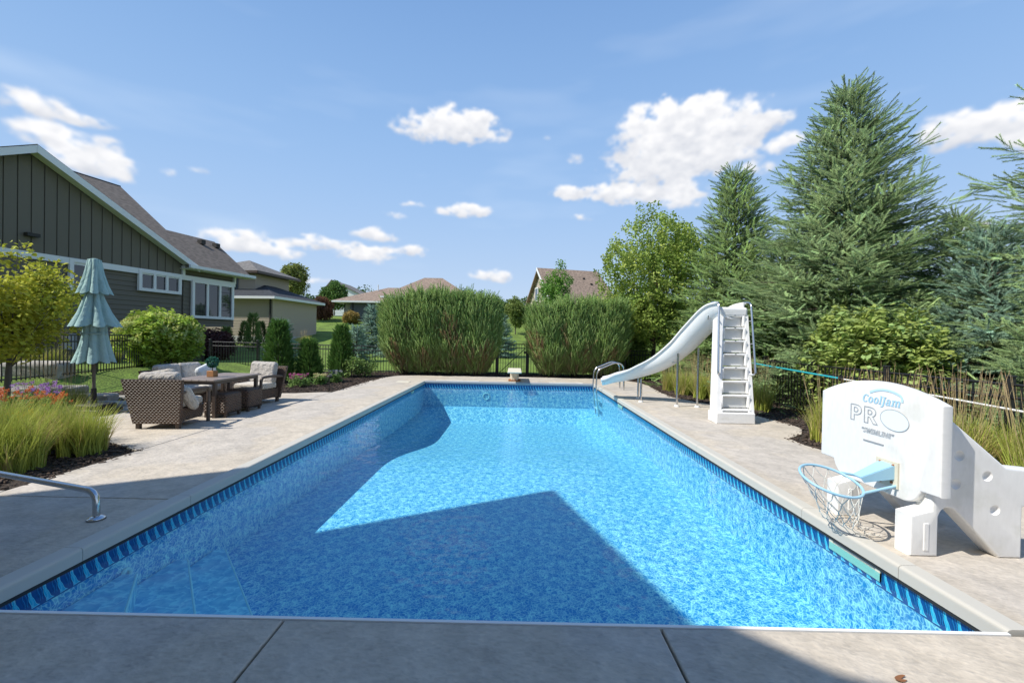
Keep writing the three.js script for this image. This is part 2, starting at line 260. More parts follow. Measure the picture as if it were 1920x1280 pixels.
// ---------------------------------------------------------------- mulch beds
const chipSpots = [];
{
  const bed = new THREE.Group(); bed.name = 'mulch_bed'; bed.userData.kind = 'structure'; scene.add(bed);
  const polys = [
    [[-4.6, -3.95], [-4.6, -5.5], [-5.3, -5.9], [-6.3, -6.3], [-7.1, -6.75], [-7.7, -7.5], [-7.9, -8.4], [-7.6, -9.5], [-7.0, -10.4], [-6.2, -10.9], [-5.4, -11.1], [-4.6, -11.4], [-4.5, -12.9], [-4.5, -15.4], [-4.2, -16.3], [-3.4, -16.6], [.5, -16.6], [3.5, -16.6], [4.2, -16], [4.5, -15], [4.1, -12.5], [4.1, -11.5], [4.6, -10.2], [4.9, -8.4], [5.0, -7.6], [4.2, -6.8], [4.2, -6.3], [4.6, -5.4], [5.3, -4.5], [6.4, -3.8], [8.5, -3.1], [8.5, -5], [6.9, -7], [6.9, -17.9], [-5, -17.9], [-8, -17.2], [-8.4, -15], [-9.4, -12], [-10.2, -9.6], [-10.2, -3.2], [-5.5, -3.4], [-4.9, -3.9]],
  ];
  for (const p of polys) {
    mesh('mulch', slab(p, -.022, .1, 0), M.mulch, bed);
    const s = p, inside = (x, z) => { let c = false; for (let i = 0, k = s.length - 1; i < s.length; k = i++) if ((s[i][1] > z) !== (s[k][1] > z) && x < (s[k][0] - s[i][0]) * (z - s[i][1]) / (s[k][1] - s[i][1]) + s[i][0]) c = !c; return c; };
    const r = rng(31); while (chipSpots.length < 30000) { const x = -10.3 + r() * 18.8, z = -18 + r() * 15; if (inside(x, z)) chipSpots.push([x, z]); }
  }
  const r = rng(32), im = new THREE.InstancedMesh(new THREE.BoxGeometry(1, .25, .4), std(1, 1, 1, .95), chipSpots.length), m = new THREE.Matrix4(), q = new THREE.Quaternion(), e = new THREE.Euler();
  chipSpots.forEach(([x, z], i) => { const s = .02 + r() * .045; q.setFromEuler(e.set((r() - .5) * .8, r() * 6.3, (r() - .5) * .8)); im.setMatrixAt(i, m.compose(V(x, -.012 + r() * .012, z), q, V(s, s, s))); const k = .4 + r() * 1.5; im.setColorAt(i, C(.058 * k, .04 * k, .03 * k)); });
  im.name = 'mulch_chips'; im.userData.kind = 'stuff'; im.userData.label = 'shredded brown bark mulch chips in the beds'; im.castShadow = im.receiveShadow = true; scene.add(im);
}
// ---------------------------------------------------------------- pool
{
  const pool = new THREE.Group(); pool.name = 'swimming_pool'; pool.position.x = XC; pool.userData.kind = 'structure'; scene.add(pool);
  const floorY = (x, z) => { const side = sstep(0, .75, HW - Math.abs(x)), t = sstep(-7.4, -11.6, z) * sstep(-14.3, -13.6, z); return -.80 - .42 * t * (.25 + .75 * side); };
  const pos = [], uv = [], idx = [], nx = 56, nz = 96;
  for (let j = 0; j <= nz; j++) for (let i = 0; i <= nx; i++) { const x = lerp(-HW - .02, HW + .02, i / nx), z = lerp(ZN + .02, ZF - .02, j / nz); pos.push(x, floorY(x, z), z); uv.push(x, z); }
  for (let j = 0; j < nz; j++) for (let i = 0; i < nx; i++) { const a = j * (nx + 1) + i, b = a + 1, c = a + nx + 1, d = c + 1; idx.push(a, b, c, b, d, c); }
  const g = new THREE.BufferGeometry(); g.setAttribute('position', new THREE.Float32BufferAttribute(pos, 3)); g.setAttribute('uv', new THREE.Float32BufferAttribute(uv, 2)); g.setIndex(idx); g.computeVertexNormals();
  mesh('pool_floor', g, M.liner, pool);
  const wall = (name, w, x, z, turn) => {
    const gr = part(name, pool), uvm = (h) => { const q = new THREE.PlaneGeometry(w, h), u = q.attributes.uv; for (let i = 0; i < u.count; i++) u.setXY(i, u.getX(i) * w, u.getY(i) * h); return q; };
    gr.position.set(x, 0, z); gr.rotation.y = turn;
    mesh('liner_wall', uvm(1.75).translate(0, -.895, 0), M.liner, gr);
    const bq = new THREE.PlaneGeometry(w, .2), u = bq.attributes.uv; for (let i = 0; i < u.count; i++) u.setX(i, u.getX(i) * w);
    mesh('border_print', bq.translate(0, -.13, .004), M.border, gr);
  };
  wall('pool_wall', ZN - ZF, -HW, (ZN + ZF) / 2, Math.PI / 2); wall('pool_wall', ZN - ZF, HW, (ZN + ZF) / 2, -Math.PI / 2); wall('pool_wall', 2 * HW, 0, ZF, 0); wall('pool_wall', 2 * HW, 0, ZN, Math.PI);
  // corner steps at the shallow end
  [[.72, .98, -.34], [1.25, 1.5, -.50], [1.75, 2.0, -.65]].forEach(([a, b, y]) => {
    const s = mesh('entry_step', slab([[-HW + .003, ZN - .003], [-HW + .003, ZN - b], [-HW + .12, ZN - b], [-HW + a, ZN - .12], [-HW + a, ZN - .003]], y, .8 + y + .01, .012), M.entryStep, pool);
    const nose = mesh('step_nosing', rod(V(-HW + .115, y - .006, ZN - b), V(-HW + a, y - .006, ZN - .115), .009), M.trim, pool);
  });
  // coping pieces along both long sides, grey cover housing at the far end
  const prof = (s) => { const sh = new THREE.Shape(); sh.moveTo(-s * .03, -.075); sh.lineTo(-s * .03, -.01); sh.quadraticCurveTo(-s * .03, .016, s * .0, .016); sh.lineTo(s * .092, .016); sh.lineTo(s * .094, -.08); sh.lineTo(s * .02, -.08); sh.closePath(); return sh; };
  const cuts = [ZN, -2.94, -3.93]; for (let z = -6.2; z > ZF; z -= 2.27) cuts.push(z); cuts.push(ZF - .1);
  for (const s of [-1, 1]) for (let k = 0; k + 1 < cuts.length; k++) {
    const L = cuts[k] - cuts[k + 1] - .004, q = new THREE.ExtrudeGeometry(prof(s), { depth: L, bevelEnabled: false, curveSegments: 6 }).translate(s * HW, 0, cuts[k + 1] + .002);
    mesh('coping_piece', q, M.coping, pool);
    mesh('cover_track', box(.012, .02, L, s * (HW - .022), -.09, (cuts[k] + cuts[k + 1]) / 2), M.dark, pool);
  }
  mesh('near_edge_trim', box(2 * HW - .06, .03, .02, 0, -.012, ZN + .008), M.white, pool);
  mesh('cover_housing', rbox(2 * HW - .02, .09, .2, .035, 0, -.022, ZF - .06, 3), M.copingGrey, pool);
  for (let k = 0; k < 2; k++) mesh('cover_rope', tube([[k ? 2.4 : -2.4, .03, ZF + .0], [k ? 2.2 : -2.0, .032, ZF - .03], [k ? 1.8 : -1.5, .03, ZF + .01], [k ? 1.3 : -1.0, .03, ZF - .02]], .014), M.cord, pool);
  // skimmer mouths and return fittings in the walls
  const skim = (x, z, w, h, s) => { const p = part('skimmer_plate', pool); p.position.set(x, -.10, z); p.rotation.y = -s * Math.PI / 2;
    mesh('plate_frame', merge([box(w, .045, .014, 0, h / 2 - .022), box(w, .06, .014, 0, -h / 2 + .03), box(.04, h, .013, -w / 2 + .02), box(.04, h, .013, w / 2 - .02)]), M.boardCream, p); mesh('weir_flap', box(w - .08, h - .1, .006, 0, 0, -.002), M.copingGrey, p);
    for (let i = 0; i < 5; i++) mesh('screw', new THREE.CylinderGeometry(.006, .006, .004, 8).rotateX(Math.PI / 2).translate(-w / 2 + .03 + i * (w - .06) / 4, h / 2 - .02, .008), M.rust, p); };
  skim(HW - .012, -3.35, .5, .17, 1); skim(HW - .012, -10.75, .45, .18, 1); skim(-HW + .012, -12.6, .3, .16, -1);
  for (const [x, y, z, s] of [[-HW + .01, -.36, -3.3, 1], [-HW + .01, -.42, -8.2, 1]]) mesh('return_fitting', new THREE.TorusGeometry(.035, .014, 8, 20).rotateY(s * Math.PI / 2).translate(x, y, z), M.trim, pool);
  mesh('pool_light', new THREE.TorusGeometry(.1, .014, 8, 28).translate(-.75, -.45, ZF + .01), M.trim, pool);
  // water: a rippled surface
  const wq = new THREE.PlaneGeometry(2 * HW - .002, ZN - ZF - .002).rotateX(-Math.PI / 2), wu = wq.attributes.uv; for (let i = 0; i < wu.count; i++) wu.setXY(i, wu.getX(i) * 5.56, wu.getY(i) * 12);
  const water = structure('pool_water', wq.translate(XC, -.125, (ZN + ZF) / 2), M.water);
}
// ---------------------------------------------------------------- houses
function wallFrame(o, dir) {                                   // local frame: t along the wall towards the camera, s inwards, h up
  const u = V(dir[0], 0, dir[1]).normalize(), n = V(-u.z, 0, u.x).negate();
  return (t, h, s = 0) => V(o[0], 0, o[1]).addScaledVector(u, t).addScaledVector(n, s).setY(h);
}
{ // olive house with a gable towards the pool
  const U = 1.28, W = wallFrame([-16.5, -25.6], [-.205, .979]);   // n points away from the pool; sizes below are in units of U metres, from a datum 0.42 m down
  const sg = W(0, 0, 1).x < -16.5 ? 1 : -1, P = (t, h, s = 0) => W(t * U, h * U - .42, s * sg * U);
  const h = thing('olive_house', 'dark olive sided house with white trim and a gable above a grey shingle roof', 'house');
  const ang = Math.atan2(P(1, 0).x - P(0, 0).x, P(1, 0).z - P(0, 0).z);
  const bar = (name, t, y, s, lt, ly, ls, m, par) => { const b = mesh(name, new THREE.BoxGeometry(ls * U, ly * U, lt * U), m, par); b.position.copy(P(t, y, s)); b.rotation.y = ang; return b; };
  const G0 = .2, bayY = 1.72, eave = 4.2, pitch = .6, T1 = 13;
  const body = part('wall', h);
  bar('wall_core', (2.5 + T1) / 2, (G0 + eave) / 2, 4.1, T1 - 2.5, eave - G0, 8, M.oliveDark, body);
  bar('bay_core', 1.25, (bayY + eave) / 2, 3.05, 2.5, eave - bayY, 5.9, M.oliveDark, body);
  // lap siding boards, each its own piece, below the white band
  const board = (t0, t1, y, s = 0) => { const b = bar('siding_board', (t0 + t1) / 2, y + .085, s + .06, t1 - t0, .19, .02, M.olive, body); b.rotation.z = .13; return b; };
  for (let y = G0; y < 3.62; y += .17) board(2.55, T1, y);
  for (let y = bayY; y < 3.66; y += .17) board(0, 2.45, y);
  for (let y = 3.85; y < 4.12; y += .15) board(0, 2.4, y);
  // gable: vertical boards with battens
  const peakT = 7.35, peakH = 6.72, half = 4.85, rakeH = t => eave + .02 + (half - Math.abs(t - peakT)) * (peakH - eave) / half;
  mesh('gable_core', plate([P(2.5, eave - .6, .05), P(peakT + half, eave - .6, .05), P(peakT + half, eave, .05), P(peakT, peakH, .05), P(2.5, eave, .05)], .02), M.oliveDark, body);
  for (let t = 2.62; t < 12; t += .31) mesh('gable_board', plate([P(t + .014, 3.72, .012), P(t + .296, 3.72, .012), P(t + .296, rakeH(t + .296) - .1, .012), P(t + .014, rakeH(t + .014) - .1, .012)], .02), M.olive, body);
  bar('trim_band', (0 + T1) / 2, 3.66, .0, T1, .2, .09, M.trim, body); bar('corner_board', 2.5, 3.85, .0, .1, .55, .1, M.trim, body); bar('corner_board', 0.02, 3.95, -.0, .09, .5, .1, M.trim, body);
  // roofs
  const roofP = (t, s) => P(t, eave + .12 + pitch * s, s);
  const roof = part('roof', h);
  mesh('roof_plane', plate([roofP(-.55, -.45), roofP(2.55, -.45), roofP(2.55, .2), roofP(T1, .2), roofP(T1, 7.3), roofP(-.42, 7.3), roofP(.81, 2.94), roofP(-1.7, 2.94)].reverse(), .1), M.shingle, roof);
  mesh('roof_plane', plate([roofP(-1.7, 2.94), roofP(.81, 2.94), P(.81, eave, 5.9), P(-1.7, eave, 5.9)].reverse(), .1), M.shingle, roof);
  mesh('roof_plane', plate([roofP(-.42, 7.3), roofP(T1, 7.3), P(T1, eave, 14), P(-.42, eave, 14)].reverse(), .1), M.shingle, roof);
  const rk = (t, s, k = 0) => P(t, peakH + .16 - Math.abs(t - peakT) * (peakH - eave) / half + k, s);
  const flip = a => { const q = plate(a, .1), n = new THREE.Vector3().fromBufferAttribute(q.attributes.normal, 0); return n.y > 0 ? q : plate(a.slice().reverse(), .1); };
  mesh('roof_plane', flip([rk(peakT, -.36), rk(peakT - half - .35, -.36), rk(peakT - half - .35, .0), rk(peakT, 4.3)]), M.shingle, roof);
  mesh('roof_plane', flip([rk(peakT, -.36), rk(peakT, 4.3), rk(peakT + half + .3, .2), rk(peakT + half + .3, -.36)]), M.shingle, roof);
  for (const s of [-1, 1]) {
    mesh('rake_board', plate([rk(peakT, -.363, -.03), rk(peakT + s * (half + .36), -.39, -.03), rk(peakT + s * (half + .36), -.39, -.25), rk(peakT, -.363, -.25)], .03), M.trim, roof);
    mesh('soffit', plate([rk(peakT, -.36, -.2), rk(peakT + s * (half + .3), -.36, -.2), rk(peakT + s * (half + .3), -.02, -.2), rk(peakT, -.02, -.2)], .02), M.soffit, roof);
  }
  bar('gutter', 1.0, eave - .12, -.5, 3.3, .12, .1, M.trim, roof); bar('eave_soffit', 1.0, eave - .2, -.25, 3.3, .02, .5, M.soffit, roof);
  mesh('ridge_cap', rod(roofP(-.42, 7.3), roofP(T1, 7.3), .05), M.dark, roof);
  for (const t of [-.3, -1.1]) { const v = bar('roof_vent', t, eave + .12 + pitch * 2.2 + .1, 2.2, .22, .2, .25, M.dark, roof); }
  // windows
  const win = (t0, t1, y0, y1, panes, mullion = false) => {
    const w = part('window', h), T = (t0 + t1) / 2, Y = (y0 + y1) / 2, k = .11;
    bar('frame_rail', T, y1 - k / 2, -.03, t1 - t0, k, .1, M.trim, w); bar('frame_rail', T, y0 + k / 2, -.03, t1 - t0, k, .1, M.trim, w);
    bar('frame_stile', t0 + k / 2, Y, -.03, k, y1 - y0 - 2 * k, .1, M.trim, w); bar('frame_stile', t1 - k / 2, Y, -.03, k, y1 - y0 - 2 * k, .1, M.trim, w);
    const wp = (t1 - t0 - 2 * k) / panes;
    for (let i = 0; i < panes; i++) { bar('pane', t0 + k + wp * (i + .5), Y, .0, wp - .01, y1 - y0 - 2 * k, .03, M.glass, w); if (i) bar('mullion', t0 + k + wp * i, Y, -.03, .09, y1 - y0 - 2 * k, .09, M.trim, w);
      if (mullion && i === 0) for (let q = 1; q < 5; q++) bar('muntin', t0 + k + wp * .5, y0 + k + (y1 - y0 - 2 * k) * q / 5, -.012, wp - .02, .02, .012, M.dark, w); }
  };
  win(.1, 2.15, 2.05, 3.62, 3, true); win(2.62, 4.25, 2.95, 3.72, 3); win(5.55, 6.35, 2.6, 3.75, 1);
  const fix = bar('flood_light', 7.3, 4.25, -.1, .3, .1, .16, M.dark, h);
  for (const t of [.15, 2.4]) bar('bay_post', t, (G0 + bayY) / 2, .25, .12, bayY - G0, .12, M.blockwork, h);
  bar('meter_box', 6.4, 1.1, -.08, .35, .5, .2, M.blockwork, h);
}
function hipRoof(par, x0, x1, z0, z1, y, rise, over, mat, fascia = M.trim) {  // hip roof with eaves over a rectangle
  x0 -= over; x1 += over; z0 -= over; z1 += over; const w = x1 - x0, d = z1 - z0, k = Math.min(w, d) / 2, alongX = w > d;
  const a = V(alongX ? x0 + k : (x0 + x1) / 2, y + rise, alongX ? (z0 + z1) / 2 : z0 + k), b = V(alongX ? x1 - k : (x0 + x1) / 2, y + rise, alongX ? (z0 + z1) / 2 : z1 - k);
  const c = [V(x0, y, z0), V(x1, y, z0), V(x1, y, z1), V(x0, y, z1)];
  const faces = alongX ? [[c[3], c[2], b, a], [c[1], c[0], a, b], [c[2], c[1], b], [c[0], c[3], a]] : [[c[3], c[2], b], [c[1], c[0], a], [c[2], c[1], a, b], [c[0], c[3], b, a]];
  for (const f of faces) mesh('roof_plane', polygon3(f), mat, par);
  mesh('fascia', merge([box(w, .2, .06, (x0 + x1) / 2, y - .1, z1), box(w, .2, .06, (x0 + x1) / 2, y - .1, z0), box(.06, .2, d - .07, x0, y - .1, (z0 + z1) / 2), box(.06, .2, d - .07, x1, y - .1, (z0 + z1) / 2)]), fascia, par);
  mesh('soffit', box(w - .1, .03, d - .1, (x0 + x1) / 2, y - .16, (z0 + z1) / 2), fascia, par);
}
function lapped(name, par, w, h, d, x, y, z, mat, step = .22) {   // a block whose courses of siding stand proud of each other
  mesh(name, box(w, h, d, x, y + h / 2, z), mat, par); const l = [];
  for (let q = y + step / 2; q < y + h - .05; q += step) l.push(box(w + .03, step * .45, d + .03, x, q, z));
  mesh('siding_courses', merge(l), mat, par).userData.kind = 'stuff';
}
function pane(par, w, h, p, turn, frameMat, cols = 1) {
  const g = part('window', par); g.position.copy(p); g.rotation.y = turn;
  mesh('frame', merge([box(w, .12, .08, 0, h / 2), box(w, .12, .08, 0, -h / 2), box(.12, h, .078, -w / 2), box(.12, h, .078, w / 2), ...(cols > 1 ? [box(.1, h, .076)] : [])]), frameMat, g);
  mesh('glass', box(w - .1, h - .1, .03), M.glass, g);
}
{ // two-storey beige house
  const h = thing('beige_house', 'two storey beige house with dark lower roof beside the olive house', 'house', [-22.4, 0, -38.6], -.1);
  lapped('lower_wall', h, 6.4, 3.3, 6.4, 0, 1.05, 0, M.beige); mesh('foundation', box(6.44, 1.4, 6.44, 0, .5, 0), M.blockwork, h);
  lapped('upper_wall', h, 4.6, 2.3, 4.6, -1.6, 4.4, -.4, M.beige);
  const r1 = part('lower_roof', h); hipRoof(r1, -3.2, 3.2, -3.2, 3.2, 4.4, 1.5, .55, M.shingleDark, M.trim);
  const r2 = part('upper_roof', h); hipRoof(r2, -3.9, .7, -2.7, 1.9, 6.6, 1.35, .75, M.shingleGrey, M.frame);
  pane(h, 1.25, 1.15, V(-1.5, 5.75, 1.94), 0, M.slate, 2); pane(h, .7, 1.6, V(-2.9, 2.9, 3.24), 0, M.slate);
  mesh('downspout', box(.1, 3.2, .1, 3.05, 2.7, 3.27), M.dark, h);
}
{ // slate house with tan roof, behind the junipers
  const h = thing('slate_house', 'blue grey house with a tan hip roof standing up the lawn', 'house', [-13.2, 0, -58], 0);
  lapped('wall', h, 14, 3.1, 9, 0, 2.4, 0, M.slate); mesh('foundation', box(14.05, .8, 9.05, 0, 2.1, 0), M.trim, h);
  lapped('side_wall', h, 1.6, 2.9, 5, -7.5, 2.4, .6, M.blockwork);
  const r = part('roof', h); hipRoof(r, -8.2, 7, -4.5, 4.5, 5.55, 2.2, .8, M.shingleTan); 
  const r2 = part('upper_roof', h); hipRoof(r2, -3, 7.4, -4.4, 3.6, 6.3, 2.9, .5, M.shingleTan); lapped('upper_wall', h, 9.6, 2, 7.4, 2.2, 4.8, -.4, M.beige);
  mesh('vent_pipe', new THREE.CylinderGeometry(.07, .07, .9, 8).translate(-4.6, 7.5, 1.4), M.trim, h);
  for (const [x, z] of [[-8.25, 3.1], [-6.7, 4.55]]) mesh('downspout', box(.1, 2.9, .1, x, 3.9, z), M.dark, h);
}
{ // white gabled house further up
  const h = thing('white_house', 'white house with a steep grey gable roof at the top of the lawn', 'house', [-26.6, 0, -76], 0);
  lapped('wall', h, 7, 3.6, 8, 0, 3.6, 0, M.trim);
  mesh('gable_wall', plate([V(-3.5, 7.2, 4.01), V(3.5, 7.2, 4.01), V(-3.5, 10.2, 4.01)], .1), M.trim, h);
  const r = part('roof', h); mesh('roof_plane', plate([V(-3.7, 10.4, 4.3), V(3.9, 6.9, 4.3), V(3.9, 6.9, -4.3), V(-3.7, 10.4, -4.3)], .15), M.shingleGrey, r); mesh('roof_plane', plate([V(-3.7, 10.4, 4.3), V(-3.7, 10.4, -4.3), V(-6.5, 7, -4.3), V(-6.5, 7, 4.3)], .15), M.shingleGrey, r);
  pane(h, 1.2, 1.4, V(1.2, 5.4, 4.05), 0, M.trim, 2);
}
{ // tan gabled house behind the right junipers
  const h = thing('tan_house', 'tan house with a steep brown gable roof behind the clipped junipers', 'house', [6.6, 0, -52], .28);
  lapped('wall', h, 7.6, 3.6, 9, 0, 2.0, 0, M.beigeLight);
  mesh('gable_wall', plate([V(-3.85, 5.6, -4.4), V(-3.85, 5.6, 4.4), V(-3.85, 9.3, 0)], .12), M.beigeLight, h);
  const r = part('roof', h);
  mesh('roof_plane', plate([V(-4.3, 9.6, 0), V(-4.3, 4.9, 5.2), V(3.9, 4.9, 5.2), V(3.4, 9.6, 0)], .15), M.shingleTan, r);
  mesh('roof_plane', plate([V(-4.3, 9.6, 0), V(3.4, 9.6, 0), V(3.9, 4.9, -5.2), V(-4.3, 4.9, -5.2)], .15), M.shingleTan, r);
  mesh('roof_plane', plate([V(3.4, 9.6, 0), V(3.9, 4.9, 5.2), V(3.9, 4.9, -5.2)], .15), M.shingleTan, r);
  mesh('rake_board', merge([plate([V(-4.36, 9.65, 0), V(-4.36, 4.9, 5.25), V(-4.36, 4.6, 5.25), V(-4.36, 9.3, 0)], .05)]), M.trim, r);
  for (const [y, z] of [[6.6, 1.6], [6.6, -1.0]]) pane(h, 1.0, 1.5, V(-3.97, y, z), -Math.PI / 2, M.trim);
  for (const [x, y, z] of [[1.0, 8.3, 1.3], [1.6, 7.6, 2.1], [2.4, 7.9, 1.7]]) mesh('roof_vent', box(.22, .3, .22, x, y + .1, z), M.dark, r);
}
{ // the photographer's house, out of frame to the left: its eaves throw the shade over the near deck
  const y = 7.5, k = (x, z) => V(x - .8 * y, y, z + .3 * y);
  const B = k(.0, -6.35), A = k(-9.2, -1.3), Cc = k(1.12, -2.35), D = k(1.5, -1.98), E = k(2.6, -1.6), Fq = k(9, 1.5), Bk = V(Fq.x + 1, y, 14), Bl = V(A.x - 2, y, 14);
  const h = thing('grey_house', 'tall grey sided house with wide eaves standing beside the near deck', 'house');
  const out = [A, B, Cc, D, E, Fq, Bk, Bl], cen = V(-6, 0, 7);
  mesh('eave_slab', plate(out.map(p => p.clone()).reverse(), .25), M.trim, h);
  const inn = out.map(p => p.clone().lerp(V(cen.x, y, cen.z), .075)).map(p => [p.x, p.z]);
  mesh('wall', slab(inn.slice().reverse(), y - .25, y + .3, 0), M.beige, h);
  const ap = V(-6.5, y + 3, 6), r = part('roof', h);
  for (let i = 0; i < out.length; i++) { const a = out[i].clone().setY(y + .004), b = out[(i + 1) % out.length].clone().setY(y + .004); mesh('roof_plane', polygon3([a, ap, b]), M.shingle, r); }
}
// ---------------------------------------------------------------- iron fences
function fence(label, pts, height, skip) {
  const f = thing('iron_fence', label, 'fence', [0, 0, 0], 0, 'black iron fences round the pool yard');
  const post = new THREE.BoxGeometry(.065, height + .06, .065), cap = new RoundedBoxGeometry(.085, .03, .085, 1, .012), pick = new THREE.BoxGeometry(.017, height - .1, .017);
  for (let i = 0; i + 1 < pts.length; i++) {
    const a = V(...pts[i]), b = V(...pts[i + 1]), L = a.distanceTo(b), d = b.clone().sub(a).normalize(), yaw = Math.atan2(-d.z, d.x), n = Math.max(1, Math.round(L / 1.9));
    for (let k = 0; k <= n; k++) { if (i && !k) continue; const p = a.clone().lerp(b, k / n), q = mesh('post', post, M.iron, f); q.position.copy(p).y += (height + .06) / 2; q.rotation.y = yaw; const c = mesh('cap', cap, M.iron, q); c.position.y = (height + .06) / 2 + .012; }
    for (const y of [height - .03, height - .19, .1]) { const q = mesh('rail', rod(a.clone().setY(a.y + y), b.clone().setY(b.y + y), .019, .019, 4), M.iron, f); }
    const m = Math.round(L / .112);
    for (let k = 1; k < m; k++) { const p = a.clone().lerp(b, k / m), q = mesh('picket', pick, M.iron, f); q.position.copy(p).y += height / 2 + .0; q.rotation.y = yaw; }
  }
  return f;
}
const FZ = -17.6;
fence('black iron fence rising beside the olive house', [[-12.6, .28, FZ], [-11.2, .3, -11.6], [-10.75, .3, -9.0], [-10.5, .26, -5.4]], 1.08);
fence('black iron fence behind the arborvitae and left juniper row', [[-12.35, .0, FZ - .05], [-6.5, -.06, FZ], [-.72, -.06, FZ]], 1.12);
fence('black iron fence behind the right juniper row', [[.56, -.06, FZ], [6.4, -.06, FZ]], 1.12);
fence('black iron fence running behind the slide and the basketball hoop', [[6.44, -.06, FZ + .1], [6.3, -.06, -11], [6.1, -.06, -5.4], [6.3, -.06, -3.6]], 1.12);
{
  const g = thing('iron_gate', 'black iron gate with a diagonal brace between the two juniper rows', 'gate', [-.08, -.06, FZ]);
  for (const s of [-1, 1]) { const p = mesh('post', box(.08, 1.36, .08, s * .585, .68, 0), M.iron, g); mesh('cap', rbox(.1, .04, .1, .012, s * .585, 1.38, 0), M.iron, p); }
  for (const y of [.12, 1.12, 1.28]) mesh('rail', box(1.06, .035, .03, 0, y, 0), M.iron, g);
  for (let k = 0; k < 10; k++) mesh('picket', box(.017, 1.16, .017, -.48 + k * .1067, .7, 0), M.iron, g);
  mesh('brace', rod(V(-.5, .14, .025), V(.5, 1.1, .025), .014), M.iron, g); mesh('latch', box(.08, .1, .05, .5, .95, .04), M.iron, g);
}
